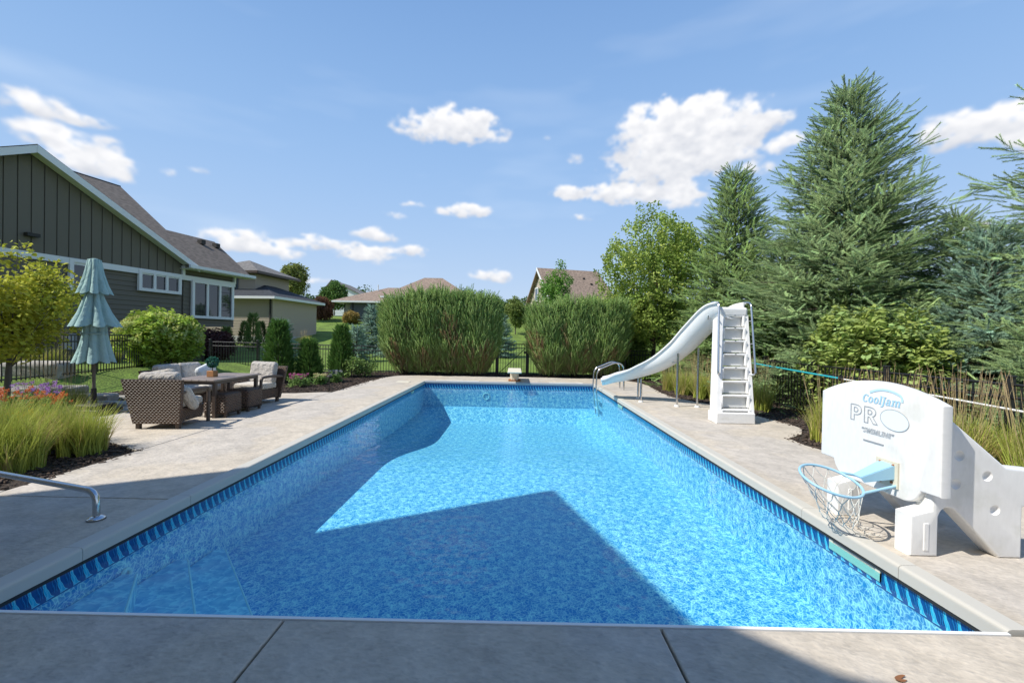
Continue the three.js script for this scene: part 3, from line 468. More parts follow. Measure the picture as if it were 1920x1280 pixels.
// ---------------------------------------------------------------- pool slide
{
  const s = thing('pool_slide', 'white curved pool slide with molded ladder steps on the right deck', 'pool slide');
  const path = new THREE.CatmullRomCurve3([[4.26, 1.97, -8.62], [4.2, 1.93, -8.95], [4.06, 1.6, -9.45], [3.88, 1.2, -9.92], [3.58, .84, -10.38], [3.12, .6, -10.78], [2.65, .46, -11.0], [2.25, .40, -11.12]].map(p => V(...p)));
  const prof = []; for (let i = 0; i <= 18; i++) { const a = Math.PI * (1 - i / 18); prof.push([Math.cos(a) * .27, .27 - Math.sin(a) * .27]); }
  const outline = [[-.335, .27], [-.335, .30], [-.275, .31], ...prof, [.275, .31], [.335, .30], [.335, .27], [.305, .265], ...prof.slice().reverse().map(([x, y]) => [x * 1.09, (y - .27) * 1.09 + .262]), [-.305, .265]];
  const N = 60, pos = [], idx = [], K = outline.length;
  for (let j = 0; j <= N; j++) {
    const t = j / N, p = path.getPointAt(t), d = path.getTangentAt(t), side = V(0, 1, 0).cross(d).normalize().negate(), up = side.clone().cross(d).normalize(), e = 1 + sstep(.86, 1, t) * -.12, lipDrop = sstep(.9, 1, t) * .12;
    for (const [x, y] of outline) { const hh = y > .2 ? y - sstep(.55, 1, t) * .12 - lipDrop * .3 : y; pos.push(...p.clone().addScaledVector(side, x * e).addScaledVector(up, hh - lipDrop * .4).toArray()); }
  }
  for (let j = 0; j < N; j++) for (let i = 0; i < K; i++) { const a = j * K + i, b = j * K + (i + 1) % K, c = a + K, d = b + K; idx.push(a, c, b, b, c, d); }
  for (const j of [0, N]) { const c = outline.map((_, i) => j * K + i), tri = THREE.ShapeUtils.triangulateShape(outline.map(([x, y]) => new THREE.Vector2(x, y)), []); for (const t of tri) idx.push(...(j ? [c[t[0]], c[t[1]], c[t[2]]] : [c[t[0]], c[t[2]], c[t[1]]])); }
  let g = new THREE.BufferGeometry(); g.setAttribute('position', new THREE.Float32BufferAttribute(pos, 3)); g.setIndex(idx); g = toCreasedNormals(g, .7);
  mesh('flume', g, M.plastic, s);
  // ladder: leans back, narrows upwards
  const B = V(4.04, 0, -7.94), T = V(4.30, 2.02, -8.62), n = 8, up = T.clone().sub(B), wB = .70, wT = .56, L = part('ladder', s);
  const xr = V(1, 0, 0);
  const edge = (k, q, back = 0) => B.clone().addScaledVector(up, k).addScaledVector(xr, q * lerp(wB, wT, k) / 2).add(V(0, 0, -back));
  const quadBox = (a, b, c, d, depth) => plate([a, b, c, d], depth);
  for (const q of [-1, 1]) { // stringers
    const w = q < 0 ? .085 : .06, a = edge(0, q), b = edge(1, q), i0 = edge(0, q).add(V(-q * w, 0, 0)), i1 = edge(1, q).add(V(-q * w, 0, 0));
    mesh('stringer', q > 0 ? quadBox(i0, a, b, i1, .3) : quadBox(a, i0, i1, b, .3), M.plastic, L);
  }
  const inL = k => edge(k, -1).add(V(.085, 0, 0)), inR = k => edge(k, 1).add(V(-.06, 0, 0));
  for (let i = 0; i < n; i++) {
    const k0 = i / n, k1 = (i + 1) / n, dz = V(0, 0, -.16), lipA = k => .0;
    mesh('riser_pocket', plate([inL(k0).add(V(0, .02, -.12)), inR(k0).add(V(0, .02, -.12)), inR(k1).add(V(-.015, -.03, -.045)), inL(k1).add(V(.015, -.03, -.045))], .02), M.stepPocket, L);
    const l = inL(k1), r = inR(k1); mesh('step', rbox(r.x - l.x - .004, .034, .2, .012, (l.x + r.x) / 2, l.y - .017, l.z - .085), M.plastic, L);
    mesh('step_rim', merge([rbox(.03, .2, .07, .012, inL((k0 + k1) / 2).x + .015, inL((k0 + k1) / 2).y, inL((k0 + k1) / 2).z - .03), rbox(.045, .2, .07, .012, inR((k0 + k1) / 2).x - .022, inL((k0 + k1) / 2).y, inL((k0 + k1) / 2).z - .03)]), M.plastic, L);
    if (i > 2) mesh('clip', box(.03, .02, .012, (l.x + r.x) / 2, l.y - .01, l.z + .019), M.copingGrey, L);
  }
  const tl = inL(1), tr = inR(1); mesh('top_cap', rbox(.56, .2, .3, .06, (edge(1, -1).x + edge(1, 1).x) / 2, T.y + .05, T.z - .13, 4), M.plastic, L);
  mesh('base_block', rbox(.705, .2, .36, .02, B.x + .0, .1, B.z - .172, 3), M.plastic, L);
  for (const q of [-1, 1]) { // chrome hand rails
    const o = V(q * .03 , 0, .05), a = edge(.44, q).add(o), b = edge(.98, q).add(o).add(V(0, 0, 0)), up2 = V(0, .42, 0);
    mesh('hand_rail', bentTube([edge(.44, q).add(V(-q * .05, 0, -.03)), a.clone().add(V(0, -.02, .03)), b.clone().add(V(0, .28, -.02)), b.clone().add(V(-.02, .30, -.36)), b.clone().add(V(-.02, -.05, -.42))], .019, .09), M.steel, s);
    for (const k of [.72, .94]) mesh('rail_bracket', rod(edge(k, q).add(V(-q * .01, 0, -.03)), edge(k, q).add(o), .011), M.steel, s);
  }
  for (const [x, z, y] of [[3.70, -9.9, 1.22], [4.14, -9.85, 1.34], [3.06, -10.5, .56], [3.16, -11.1, .62]]) { const l = mesh('leg', new THREE.CylinderGeometry(.024, .024, y, 12).translate(x, y / 2, z), M.steel, s); mesh('foot', new THREE.CylinderGeometry(.05, .06, .04, 16).translate(x, .02, z), M.plastic, l); }
  mesh('brace', rod(V(3.70, 1.0, -9.9), V(3.62, .98, -10.25), .012), M.steel, s);
}
{ // ladder rails at the far right of the pool
  const s = thing('pool_ladder', 'pair of bent steel pool ladder rails beyond the slide mouth', 'pool ladder', [-.15, 0, 0]);
  for (const dz of [0, .5]) mesh('rail', bentTube([[3.4, 0, -12.9 - dz], [3.38, .74, -12.9 - dz], [3.15, .82, -12.9 - dz], [2.6, .58, -12.9 - dz], [2.58, .0, -12.9 - dz], [2.68, -.8, -12.9 - dz]], .022, .16), M.steel, s);
  for (const y of [-.35, -.6]) mesh('rung', box(.07, .03, .46, 2.68, y, -13.15), M.plastic, s);
}
{ // diving board
  const s = thing('diving_board', 'small cream diving board on a short stand at the deep end', 'diving board', [.02, 0, 0]);
  mesh('board', rbox(.46, .05, 1.75, .02, 0, .36, -14.95, 3), M.boardCream, s); mesh('stand', rbox(.24, .3, .36, .03, 0, .17, -15.1, 2), M.boardCream, s); mesh('rear_stand', rbox(.3, .28, .16, .03, 0, .16, -15.65, 2), M.boardCream, s); mesh('base', rbox(.42, .03, .5, .01, 0, .017, -15.1), M.rust, s);
}
{ // hand rail in the near deck
  const s = thing('hand_rail', 'bent polished steel hand rail bolted to the near deck', 'hand rail');
  mesh('rail', bentTube([[-3.28, 0, -3.42], [-3.29, .22, -3.43], [-4.35, .29, -3.62], [-4.95, .33, -3.72], [-4.97, 0, -3.72]], .024, .1, 16), M.steel, s);
  for (const [x, z] of [[-3.28, -3.42], [-4.97, -3.72]]) mesh('flange', new THREE.LatheGeometry([[0, .03], [.03, .03], [.055, .016], [.062, 0], [0, 0]].map(p => new THREE.Vector2(...p)), 28).translate(x, .001, z), M.steel, s);
}
{ // basketball hoop on a molded base
  const s = thing('basketball_hoop', 'white poolside basketball hoop with printed backboard and sagging net', 'basketball hoop');
  const zN = -3.0, zF = -4.17, bx = 2.95, zc = (zN + zF) / 2;
  const b = new THREE.Shape(); // drawn as seen from the pool: x is +z
  b.moveTo(-.585, .45); b.lineTo(-.585, 1.05); b.quadraticCurveTo(0, 1.33, .585, 1.08); b.lineTo(.585, .45); b.lineTo(.44, .445); b.quadraticCurveTo(.40, .34, .30, .33); b.lineTo(-.28, .33); b.quadraticCurveTo(-.39, .34, -.42, .45); b.closePath();
  const bg = new THREE.ExtrudeGeometry(b, { depth: .05, bevelEnabled: true, bevelSize: .015, bevelThickness: .015, bevelOffset: -.015, bevelSegments: 3, curveSegments: 24 }).rotateY(-Math.PI / 2).translate(bx + .05, 0, zc);
  const bo = mesh('backboard', toCreasedNormals(bg, .5), M.plastic, s);
  const cv = document.createElement('canvas'); cv.width = 1024; cv.height = 640; const g = cv.getContext('2d'); g.clearRect(0, 0, 1024, 640);
  g.textAlign = 'center'; g.lineJoin = 'round';
  g.fillStyle = '#a3cfea'; g.font = 'italic bold 128px serif'; g.fillText('CoolJam', 580, 190);
  g.strokeStyle = '#bddef0'; g.lineWidth = 26; g.beginPath(); g.moveTo(430, 70); g.quadraticCurveTo(640, -30, 850, 60); g.quadraticCurveTo(880, 90, 870, 130); g.stroke();
  g.strokeStyle = '#a3a8ad'; g.lineWidth = 9; g.save(); g.translate(330, 440); g.scale(1.32, 1); g.font = 'bold 270px sans-serif'; g.strokeText('PR', 0, 0); g.restore(); g.fillStyle = '#e4f0f5'; g.beginPath(); g.ellipse(775, 345, 185, 115, .1, 0, 7); g.fill(); g.stroke();
  g.strokeStyle = '#a4a9ae'; g.lineWidth = 4; g.font = 'italic bold 78px sans-serif'; g.strokeText('"SWIMLINE"', 540, 560);
  const tx = new THREE.CanvasTexture(cv); tx.colorSpace = THREE.SRGBColorSpace;
  mesh('printed_lettering', new THREE.PlaneGeometry(.70, .4375).rotateY(-Math.PI / 2).translate(bx - .018, .93, zc + .03), new THREE.MeshStandardMaterial({ map: tx, transparent: true, roughness: .4 }), bo);
  mesh('slot', box(.004, .012, .2, bx - .017, .70, zc + .02), M.copingGrey, bo);
  // molded base: two side frames and a sloped back
  const side = new THREE.Shape(); side.moveTo(2.83, 0); side.lineTo(2.83, .29); side.lineTo(2.98, .33); side.lineTo(2.98, 1.0); side.lineTo(3.07, 1.0); side.lineTo(3.50, .64); side.lineTo(3.74, .62); side.lineTo(3.74, .4); side.lineTo(3.62, .36); side.lineTo(3.62, 0); side.lineTo(3.46, 0); side.lineTo(3.14, .33); side.quadraticCurveTo(3.06, .38, 3.03, .28); side.lineTo(3.03, 0); side.closePath();
  const ev = new Evaluator(); ev.useGroups = false;
  for (const z of [-3.22, -3.92]) {
    let fr = new Brush(clean(new THREE.ExtrudeGeometry(side, { depth: .1, bevelEnabled: true, bevelSize: .02, bevelThickness: .02, bevelOffset: -.02, bevelSegments: 3, curveSegments: 10 }).translate(0, .0, z)), M.plastic); fr.updateMatrixWorld();
    for (const [x, y] of [[3.16, .72], [3.36, .58], [3.14, .52], [3.42, .34]]) { const d = new Brush(clean(new THREE.SphereGeometry(.045, 20, 12).translate(x, y, z + .145)), M.plastic); d.updateMatrixWorld(); fr = ev.evaluate(fr, d, SUBTRACTION); }
    mesh('side_frame', toCreasedNormals(clean(fr.geometry), .5), M.plastic, s);
    mesh('foot_recess_rib', rbox(.04, .2, .02, .008, 2.94, .14, z + .115), M.plastic, s);
  }
  mesh('back_panel', plate([V(3.05, .95, -3.24), V(3.48, .62, -3.24), V(3.48, .62, -3.82), V(3.05, .95, -3.82)], .06), M.plastic, s);
  mesh('cross_beam', rbox(.3, .1, .66, .03, 3.1, .4, -3.52), M.plastic, s);
  // rim, bracket and net
  const rimC = V(2.49, .43, -3.42), q = new THREE.Quaternion().setFromEuler(new THREE.Euler(.3, 0, -.1));
  const rimP = (a, r = .21, y = 0) => V(Math.cos(a) * r, y, Math.sin(a) * r).applyQuaternion(q).add(rimC);
  mesh('rim', new THREE.TorusGeometry(.21, .010, 10, 64).rotateX(Math.PI / 2).applyQuaternion(q).translate(rimC.x, rimC.y, rimC.z), M.rimBlue, s);
  const br = mesh('rim_bracket', merge([plate([V(2.69, .47, -3.46), V(2.69, .47, -3.38), V(2.93, .58, -3.35), V(2.93, .58, -3.49)], .012), plate([V(2.69, .465, -3.376), V(2.72, .43, -3.376), V(2.93, .47, -3.346), V(2.93, .575, -3.346)], .008), rod(rimP(.7), V(2.93, .42, -3.34), .011), rod(rimP(-.7), V(2.93, .42, -3.5), .011)]), M.rimBlue, s);
  mesh('mount_plate', box(.012, .2, .2, 2.928, .5, -3.42), M.boardCream, br); for (const [y, z] of [[.57, -3.36], [.57, -3.48], [.44, -3.37], [.42, -3.47]]) mesh('bolt', new THREE.SphereGeometry(.011, 8, 6).translate(2.92, y, z), M.rust, br);
  const r = rng(91), cords = [], ring = (k, i) => { const a = i / 12 * Math.PI * 2 + (k % 2 ? Math.PI / 12 : 0), sag = [0, .10, .19, .27, .33][k], rr = [.21, .18, .15, .125, .11][k], p = rimP(a, rr); return k ? V(p.x + (k * .035) + (r() - .5) * .012 * k, Math.max(.03, p.y - sag + (r() - .5) * .02), p.z - k * .02 + (r() - .5) * .012 * k) : p; };
  const knots = [0, 1, 2, 3, 4].map(k => Array.from({ length: 12 }, (_, i) => ring(k, i)));
  for (let k = 0; k < 4; k++) for (let i = 0; i < 12; i++) for (const d of [0, k % 2 ? 1 : -1]) { const a = knots[k][i], c = knots[k + 1][(i + d + 12) % 12], m = a.clone().lerp(c, .5).add(V((r() - .5) * .015, -.012, (r() - .5) * .015)); cords.push(tube([a, m, c], .0034, 5, 5)); }
  for (let i = 0; i < 12; i++) { const a = knots[4][i]; cords.push(tube([a, V(a.x + .03 + r() * .05, Math.max(.02, a.y - .05 - r() * .06), a.z + (r() - .5) * .07), V(a.x + .07 + r() * .1, .022, a.z + (r() - .5) * .12)], .0034, 8, 5)); }
  mesh('net', merge(cords), M.cord, s).userData.kind = 'stuff';
}
{ // telescopic pole hung along the fence
  const s = thing('telescopic_pole', 'teal and white telescopic pole hung along the fence behind the hoop', 'pole');
  const a = V(6.02, .97, -11.5), b = V(5.9, .86, -7.9), c = V(5.82, .74, -4.6);
  mesh('outer_tube', rod(a, b, .02), M.teal, s); mesh('inner_tube', rod(b, c, .014), M.poleWhite, s); mesh('lock_collar', rod(b.clone().add(V(0, .002, .06)), b.clone().add(V(0, -.002, -.06)), .026), M.dark, s);
  for (const z of [-10.5, -6.2]) mesh('hook', tube([[6.24, .92, z], [6.0, .85, z], [5.86, .8, z], [5.84, .9, z]], .008), M.iron, s);
}
// ---------------------------------------------------------------- patio furniture
const soft = (w, h, d, r, x, y, z, seed = 1, puff = .025) => { const g = new RoundedBoxGeometry(w, h, d, 6, r), p = g.attributes.position; for (let i = 0; i < p.count; i++) { const u = p.getX(i) / w * 2, v = p.getY(i) / h * 2, t = p.getZ(i) / d * 2, k = (1 - u * u) * (1 - t * t), n = (fbm(u * 2.2 + seed * 9, t * 2.2 + v, seed, 3) - .5) * .022; p.setY(i, p.getY(i) + Math.sign(v) * Math.abs(v) * k * puff + n); p.setZ(i, p.getZ(i) + t * (1 - u * u) * (1 - v * v) * puff); } g.computeVertexNormals(); return g.translate(x, y, z); };
function woven(name, g, parent) { const p = g.attributes.position, n = g.attributes.normal, u = g.attributes.uv; for (let i = 0; i < p.count; i++) { const ax = Math.abs(n.getX(i)), ay = Math.abs(n.getY(i)); u.setXY(i, ax > .6 ? p.getZ(i) : p.getX(i), ay > .7 ? p.getZ(i) : p.getY(i)); } return mesh(name, g, M.wicker, parent); }
function loungeChair(label, p, turn, w = .76, group) {           // faces -z
  const c = thing('lounge_chair', label, 'chair', p, turn, group), hw = w / 2;
  const bs = new THREE.Shape(); bs.moveTo(-hw + .03, .1); bs.lineTo(-hw - .07, .82); bs.lineTo(hw + .07, .82); bs.lineTo(hw - .03, .1); bs.closePath();
  const bg = new THREE.ExtrudeGeometry(bs, { depth: .05, bevelEnabled: true, bevelSize: .012, bevelThickness: .012, bevelSegments: 2 }).translate(0, 0, .30); { const q = bg.attributes.position; for (let i = 0; i < q.count; i++) q.setZ(i, q.getZ(i) + (q.getY(i) - .1) * .16); bg.computeVertexNormals(); }
  woven('wicker_back', bg, c);
  woven('wicker_base', rbox(w - .1, .22, .62, .015, 0, .22, .0), c);
  for (const s of [-1, 1]) {
    mesh('arm', bentTube([[s * (hw - .0), .60, .36], [s * (hw - .0), .63, -.0], [s * (hw - .0), .62, -.38], [s * (hw - .01), .0, -.39]], .032, .1, 8).applyMatrix4(new THREE.Matrix4()), M.frame, c);
    mesh('leg', box(.06, .12, .06, s * (hw - .08), .06, .30), M.frame, c);
  }
  const n = w > 1 ? 2 : 1;
  for (let i = 0; i < n; i++) { const x = n > 1 ? (i - .5) * (w - .12) / 2 : 0, cw = (w - .14) / n; mesh('seat_cushion', soft(cw, .14, .64, .05, x, .40, -.04, 3 + i), M.cushion, c); const bc = mesh('back_cushion', soft(cw - .01, .5, .16, .06, 0, 0, 0, 7 + i, .04), M.cushionGrey, c); bc.position.set(x, .68, .24); bc.rotation.x = .2; }
  return c;
}
const SC = .92;
const ch1 = loungeChair('brown wicker lounge chair with its woven back towards the pool deck', [-5.45, 0, -6.92], .08, .78, 'wicker lounge chairs'); ch1.scale.setScalar(SC);
const ch2 = loungeChair('brown wicker lounge chair with pale cushion beyond the table end', [-5.5, 0, -9.3], Math.PI - .1, .78, 'wicker lounge chairs'); ch2.scale.setScalar(SC);
const ch3 = loungeChair('brown wicker loveseat with grey cushions beside the patio table', [-6.36, 0, -8.55], -Math.PI / 2, 1.36); ch3.name = 'wicker_loveseat'; ch3.userData.category = 'loveseat'; ch3.scale.setScalar(SC);
for (const [p, rx, ry, l, m] of [[[-5.62, .66, -7.0], .35, .3, 'small beige throw pillow on the near wicker chair', M.cushion], [[-5.2, .48, -6.88], .6, -.5, 'pale throw pillow leaning on the seat of the near wicker chair', M.cushion], [[-6.25, .62, -8.85], .3, 1.3, 'white throw pillow propped on the loveseat', M.trim]]) { const o = mesh('throw_pillow', soft(.4, .4, .13, .06, 0, 0, 0, 12, .05), m); o.position.set(...p); o.rotation.set(rx, ry, .1); tag(o, l, 'pillow'); }
{
  const t = thing('patio_table', 'taupe slat topped patio table between the wicker seats', 'table', [-5.52, 0, -8.15], 0);
  for (let k = 0; k < 6; k++) mesh('slat', rbox(.122, .03, 1.42, .006, -.32 + k * .128, .655, 0), M.tableTop, t);
  mesh('apron', merge([box(.7, .05, .04, 0, .61, -.62), box(.7, .05, .04, 0, .61, .62), box(.04, .05, 1.2, -.33, .61, 0), box(.04, .05, 1.2, .33, .61, 0)]), M.frame, t);
  for (const [x, z] of [[-.33, -.6], [.33, -.6], [-.33, .6], [.33, .6]]) mesh('leg', rbox(.06, .61, .06, .008, x, .305, z), M.frame, t);
}
for (const [z, l] of [[-7.78, 'dark wicker ottoman under the near end of the patio table'], [-8.42, 'dark wicker ottoman under the far end of the patio table']]) {
  const o = thing('wicker_ottoman', l, 'ottoman', [-5.2, 0, z], 0, 'wicker ottomans under the table'); woven('wicker_body', rbox(.42, .36, .46, .05, 0, .24, 0), o); for (const [x, q] of [[-.17, -.18], [.17, -.18], [-.17, .18], [.17, .18]]) mesh('leg', box(.04, .07, .04, x, .035, q), M.frame, o);
}
{ // closed parasol
  const u = thing('closed_parasol', 'closed pale teal tiered parasol tied at the middle beside the wicker chairs', 'parasol', [-7.5, 0, -7.75]);
  mesh('pole', new THREE.CylinderGeometry(.022, .026, 2.6, 14).translate(0, 1.3, 0), M.barkGrey, u);
  const tier = (list, seed, folds = 8) => { const n = 112, pos = [], idx = [], uv = []; list.forEach(([h, r, pl], j) => { for (let i = 0; i <= n; i++) { const a = i / n * Math.PI * 2, f = Math.pow(Math.abs(Math.sin(a * folds / 2 + seed + h * .25)), .7), rr = r * (1 - pl * .55 * (1 - f)) * (1 + (fbm(Math.cos(a) * 2 + 5, Math.sin(a) * 2 + h * 1.3, seed + 3, 2) - .5) * .35); pos.push(Math.cos(a) * rr, h + (j === list.length - 1 ? (1 - f) * .06 : 0), Math.sin(a) * rr); uv.push(i / n * 2, h); } }); for (let j = 0; j + 1 < list.length; j++) for (let i = 0; i < n; i++) { const a = j * (n + 1) + i, b = a + 1, c = a + n + 1, d = c + 1; idx.push(a, b, c, b, d, c); } const g = new THREE.BufferGeometry(); g.setAttribute('position', new THREE.Float32BufferAttribute(pos, 3)); g.setAttribute('uv', new THREE.Float32BufferAttribute(uv, 2)); g.setIndex(idx); g.computeVertexNormals(); return g; };
  const mc = M.canvas.clone(); mc.side = THREE.DoubleSide;
  mesh('canopy_tier', tier([[2.76, .03, 0], [2.74, .09, .2], [2.5, .13, .5], [2.3, .18, .7], [2.12, .25, .8]], 1), mc, u);
  mesh('canopy_tier', tier([[2.18, .1, .3], [2.0, .17, .6], [1.8, .24, .75], [1.54, .37, .8]], 2), mc, u);
  mesh('canopy_tier', tier([[1.62, .16, .5], [1.46, .17, .5], [1.38, .18, .5], [1.2, .22, .6], [.9, .30, .7]], 4), mc, u);
  mesh('tie_strap', new THREE.TorusGeometry(.172, .014, 8, 30).rotateX(Math.PI / 2).translate(0, 1.43, 0), M.canvas, u);
  mesh('base', merge([rbox(.52, .1, .52, .03, .1, .06, .05), rbox(.4, .08, .4, .03, .1, .15, .05), new THREE.CylinderGeometry(.04, .05, .3, 12).translate(0, .3, 0)]), M.dark, u);
}
{ // small clipped plant in a pot on the table
  const t = thing('potted_topiary', 'small round topiary in a square terracotta pot on the patio table', 'potted plant', [-5.55, .67, -8.0]);
  mesh('pot', rbox(.13, .11, .13, .01, 0, .056, 0), M.terracotta, t); mesh('stem', new THREE.CylinderGeometry(.008, .008, .1, 6).translate(0, .15, 0), M.bark, t);
  const r = rng(3), l = []; for (let i = 0; i < 420; i++) { const d = V(r() - .5, r() - .5, r() - .5).normalize(), g = new THREE.PlaneGeometry(.022, .03); g.applyQuaternion(new THREE.Quaternion().setFromEuler(new THREE.Euler(r() * 6, r() * 6, r() * 6))); d.multiplyScalar(.095 * (.8 + r() * .3)); l.push(g.translate(d.x, d.y + .27, d.z)); }
  mesh('foliage', merge(l), leafMat(.04, .16, .11), t);
}
// stone slabs and boulders by the steps on the left
{
  const rock = (name, label, cat, p, w, h, d, turn, seed, group) => { const g = new RoundedBoxGeometry(w, h, d, 5, Math.min(w, h, d) * .22), q = g.attributes.position; for (let i = 0; i < q.count; i++) { const x = q.getX(i), y = q.getY(i), z = q.getZ(i), n = (fbm(x * 3 + seed * 7, z * 3 + y * 2, seed, 4) - .5); q.setXYZ(i, x + n * .1 * w, y + n * .18 * h, z + n * .12 * d); } g.computeVertexNormals(); const u = g.attributes.uv; for (let i = 0; i < u.count; i++) u.setXY(i, q.getX(i) + q.getY(i), q.getZ(i) + q.getY(i)); const o = mesh(name, g, M.limestone); o.position.set(p[0], p[1] + h / 2, p[2]); o.rotation.y = turn; tag(o, label, cat, group); };
  const S = (px, py, y, w, h, d, turn, seed) => { const p = onGround(px, py, y); rock('stone_slab', 'rough limestone slab laid in the mulch left of the parasol', 'stone slab', [p.x, -.05, p.z], w, y + .08, d, turn, seed, 'limestone slabs in the left bed'); };
  S(40, 728, .22, 1.6, .2, .7, .1, 1); S(105, 727, .2, .9, .22, .6, .2, 2); S(150, 742, .12, 1.1, .16, .5, .3, 3); S(30, 742, .12, 1.2, .18, .5, 0, 4); S(195, 757, .03, .9, .1, .5, .3, 5); S(215, 768, .02, .7, .08, .4, .1, 6); S(150, 775, .02, .8, .1, .45, .2, 7); S(228, 745, .02, .8, .08, .4, .2, 8);
  rock('boulder', 'large grey boulder behind the fence below the olive house', 'boulder', [-11.6, .2, -10.6], 1.1, .5, .8, .3, 9);
  const l = thing('path_light', 'short dark path light stake in the mulch', 'path light', onGround(617, 733, -.03)); mesh('stake', new THREE.CylinderGeometry(.012, .012, .4, 8).translate(0, .2, 0), M.dark, l); mesh('cap', new THREE.ConeGeometry(.07, .06, 16).translate(0, .42, 0), M.dark, l);
  const lf = onGround(1690, 1272, .004), g = new THREE.CircleGeometry(.03, 9, 0, 5.2).scale(1.2, .6, 1).rotateX(-Math.PI / 2), q = g.attributes.position; for (let i = 0; i < q.count; i++) q.setY(i, q.getX(i) * q.getX(i) * 4); g.computeVertexNormals(); const o = mesh('fallen_leaf', g, std(.22, .09, .035, .9, { side: THREE.DoubleSide })); o.position.copy(lf); o.rotation.y = .4; tag(o, 'curled brown leaf lying on the near deck', 'leaf');
}
// ---------------------------------------------------------------- plants
const tri = (pos, a, b, c) => pos.push(a.x, a.y, a.z, b.x, b.y, b.z, c.x, c.y, c.z);
const fromTris = pos => { const g = new THREE.BufferGeometry(); g.setAttribute('position', new THREE.Float32BufferAttribute(pos, 3)); g.computeVertexNormals(); return g; };
function brush(n, needle, width, spread, seed, flat = 1) {        // a unit-long twig along +y set with needle tufts
  const r = rng(seed), pos = [];
  for (let i = 0; i < n; i++) { const s = Math.pow(i / n, .9), a = i * 2.4 + r(), out = V(Math.cos(a), 0, Math.sin(a) * flat).multiplyScalar(spread), d = V(0, 1, 0).add(out).normalize(), b = V(0, s, 0), w = V(-Math.sin(a), 0, Math.cos(a)).multiplyScalar(width), L = needle * (1 - s * .35) * (.8 + r() * .4); tri(pos, b.clone().add(w), b.clone().sub(w), b.clone().addScaledVector(d, L)); }
  return fromTris(pos);
}
function leafClump(n, size, seed, len = 1.5) {                      // leaves spread through a unit ball
  const r = rng(seed), pos = [];
  for (let i = 0; i < n; i++) { const c = V(r() - .5, r() - .5, r() - .5).normalize().multiplyScalar(Math.cbrt(r()) * .5), q = new THREE.Quaternion().setFromEuler(new THREE.Euler((r() - .5) * 2.2, r() * 6.3, (r() - .5) * 1.6)), f = (x, y, z) => V(x, y, z).multiplyScalar(size).applyQuaternion(q).add(c); const a = f(0, 0, -len / 2), b = f(.5, .1, 0), d = f(-.5, .1, 0), e = f(0, -.05, len / 2), m = f(0, 0, 0); tri(pos, a, m, b); tri(pos, b, m, e); tri(pos, e, m, d); tri(pos, d, m, a); }
  return fromTris(pos);
}
function tuft(n, seed, lean = .5, width = .012, segs = 3) {         // grass blades a unit high
  const r = rng(seed), pos = [];
  for (let i = 0; i < n; i++) { const a = r() * 6.3, L = .7 + r() * .4, ln = lean * (.25 + r()), o = V((r() - .5) * .12, 0, (r() - .5) * .12), w = V(-Math.sin(a), 0, Math.cos(a)).multiplyScalar(width * (.6 + r() * .6)); let p = o.clone(); for (let k = 1; k <= segs; k++) { const t = k / segs, q = V(Math.cos(a) * ln * t * t, t * (1 - ln * .28 * t), Math.sin(a) * ln * t * t).multiplyScalar(L).add(o), w0 = w.clone().multiplyScalar(1 - (k - 1) / segs), w1 = w.clone().multiplyScalar(Math.max(.08, 1 - t)); tri(pos, p.clone().add(w0), p.clone().sub(w0), q.clone().add(w1)); tri(pos, p.clone().sub(w0), q.clone().sub(w1), q.clone().add(w1)); p = q; } }
  return fromTris(pos);
}
const upQ = d => new THREE.Quaternion().setFromUnitVectors(V(0, 1, 0), d.clone().normalize());
function scatter(name, geo, mat, items, parent, label) {            // items: [position, quaternion, scale vector, colour]
  const im = new THREE.InstancedMesh(geo, mat, items.length), m = new THREE.Matrix4();
  items.forEach(([p, q, s, c], i) => { im.setMatrixAt(i, m.compose(p, q, typeof s === 'number' ? V(s, s, s) : s)); im.setColorAt(i, c || C(1, 1, 1)); });
  im.name = name; im.userData.kind = 'stuff'; if (label) im.userData.label = label; im.castShadow = im.receiveShadow = true; parent.add(im); return im;
}
const G = {
  spruce: brush(64, .16, .017, 1.1, 1), spruceFine: brush(34, .3, .03, .9, 2), juniper: brush(40, .2, .018, .8, 3), arbor: brush(22, .34, .04, .5, 4, .35),
  leaf: leafClump(14, .2, 5), leafLong: leafClump(12, .2, 6, 2.2), leafBig: leafClump(9, .3, 7, 1.5), grass: tuft(16, 8, .55), reed: tuft(9, 9, .16, .008), plume: brush(16, .34, .012, .25, 10), floret: leafClump(16, .3, 11, 1),
};
const mat = { spruce: needleMat(1, 1, 1), leaf: leafMat(1, 1, 1, .35), grass: leafMat(1, 1, 1, .3) };
const LIGHT = 1.65, tint = (c, r, v = .3) => { const k = (1 - v / 2 + r() * v) * (c[0] + c[1] < .8 ? LIGHT : 1), h = (r() - .5) * .12; return C(c[0] * k * (1 + h), c[1] * k, c[2] * k * (1 - h)); };
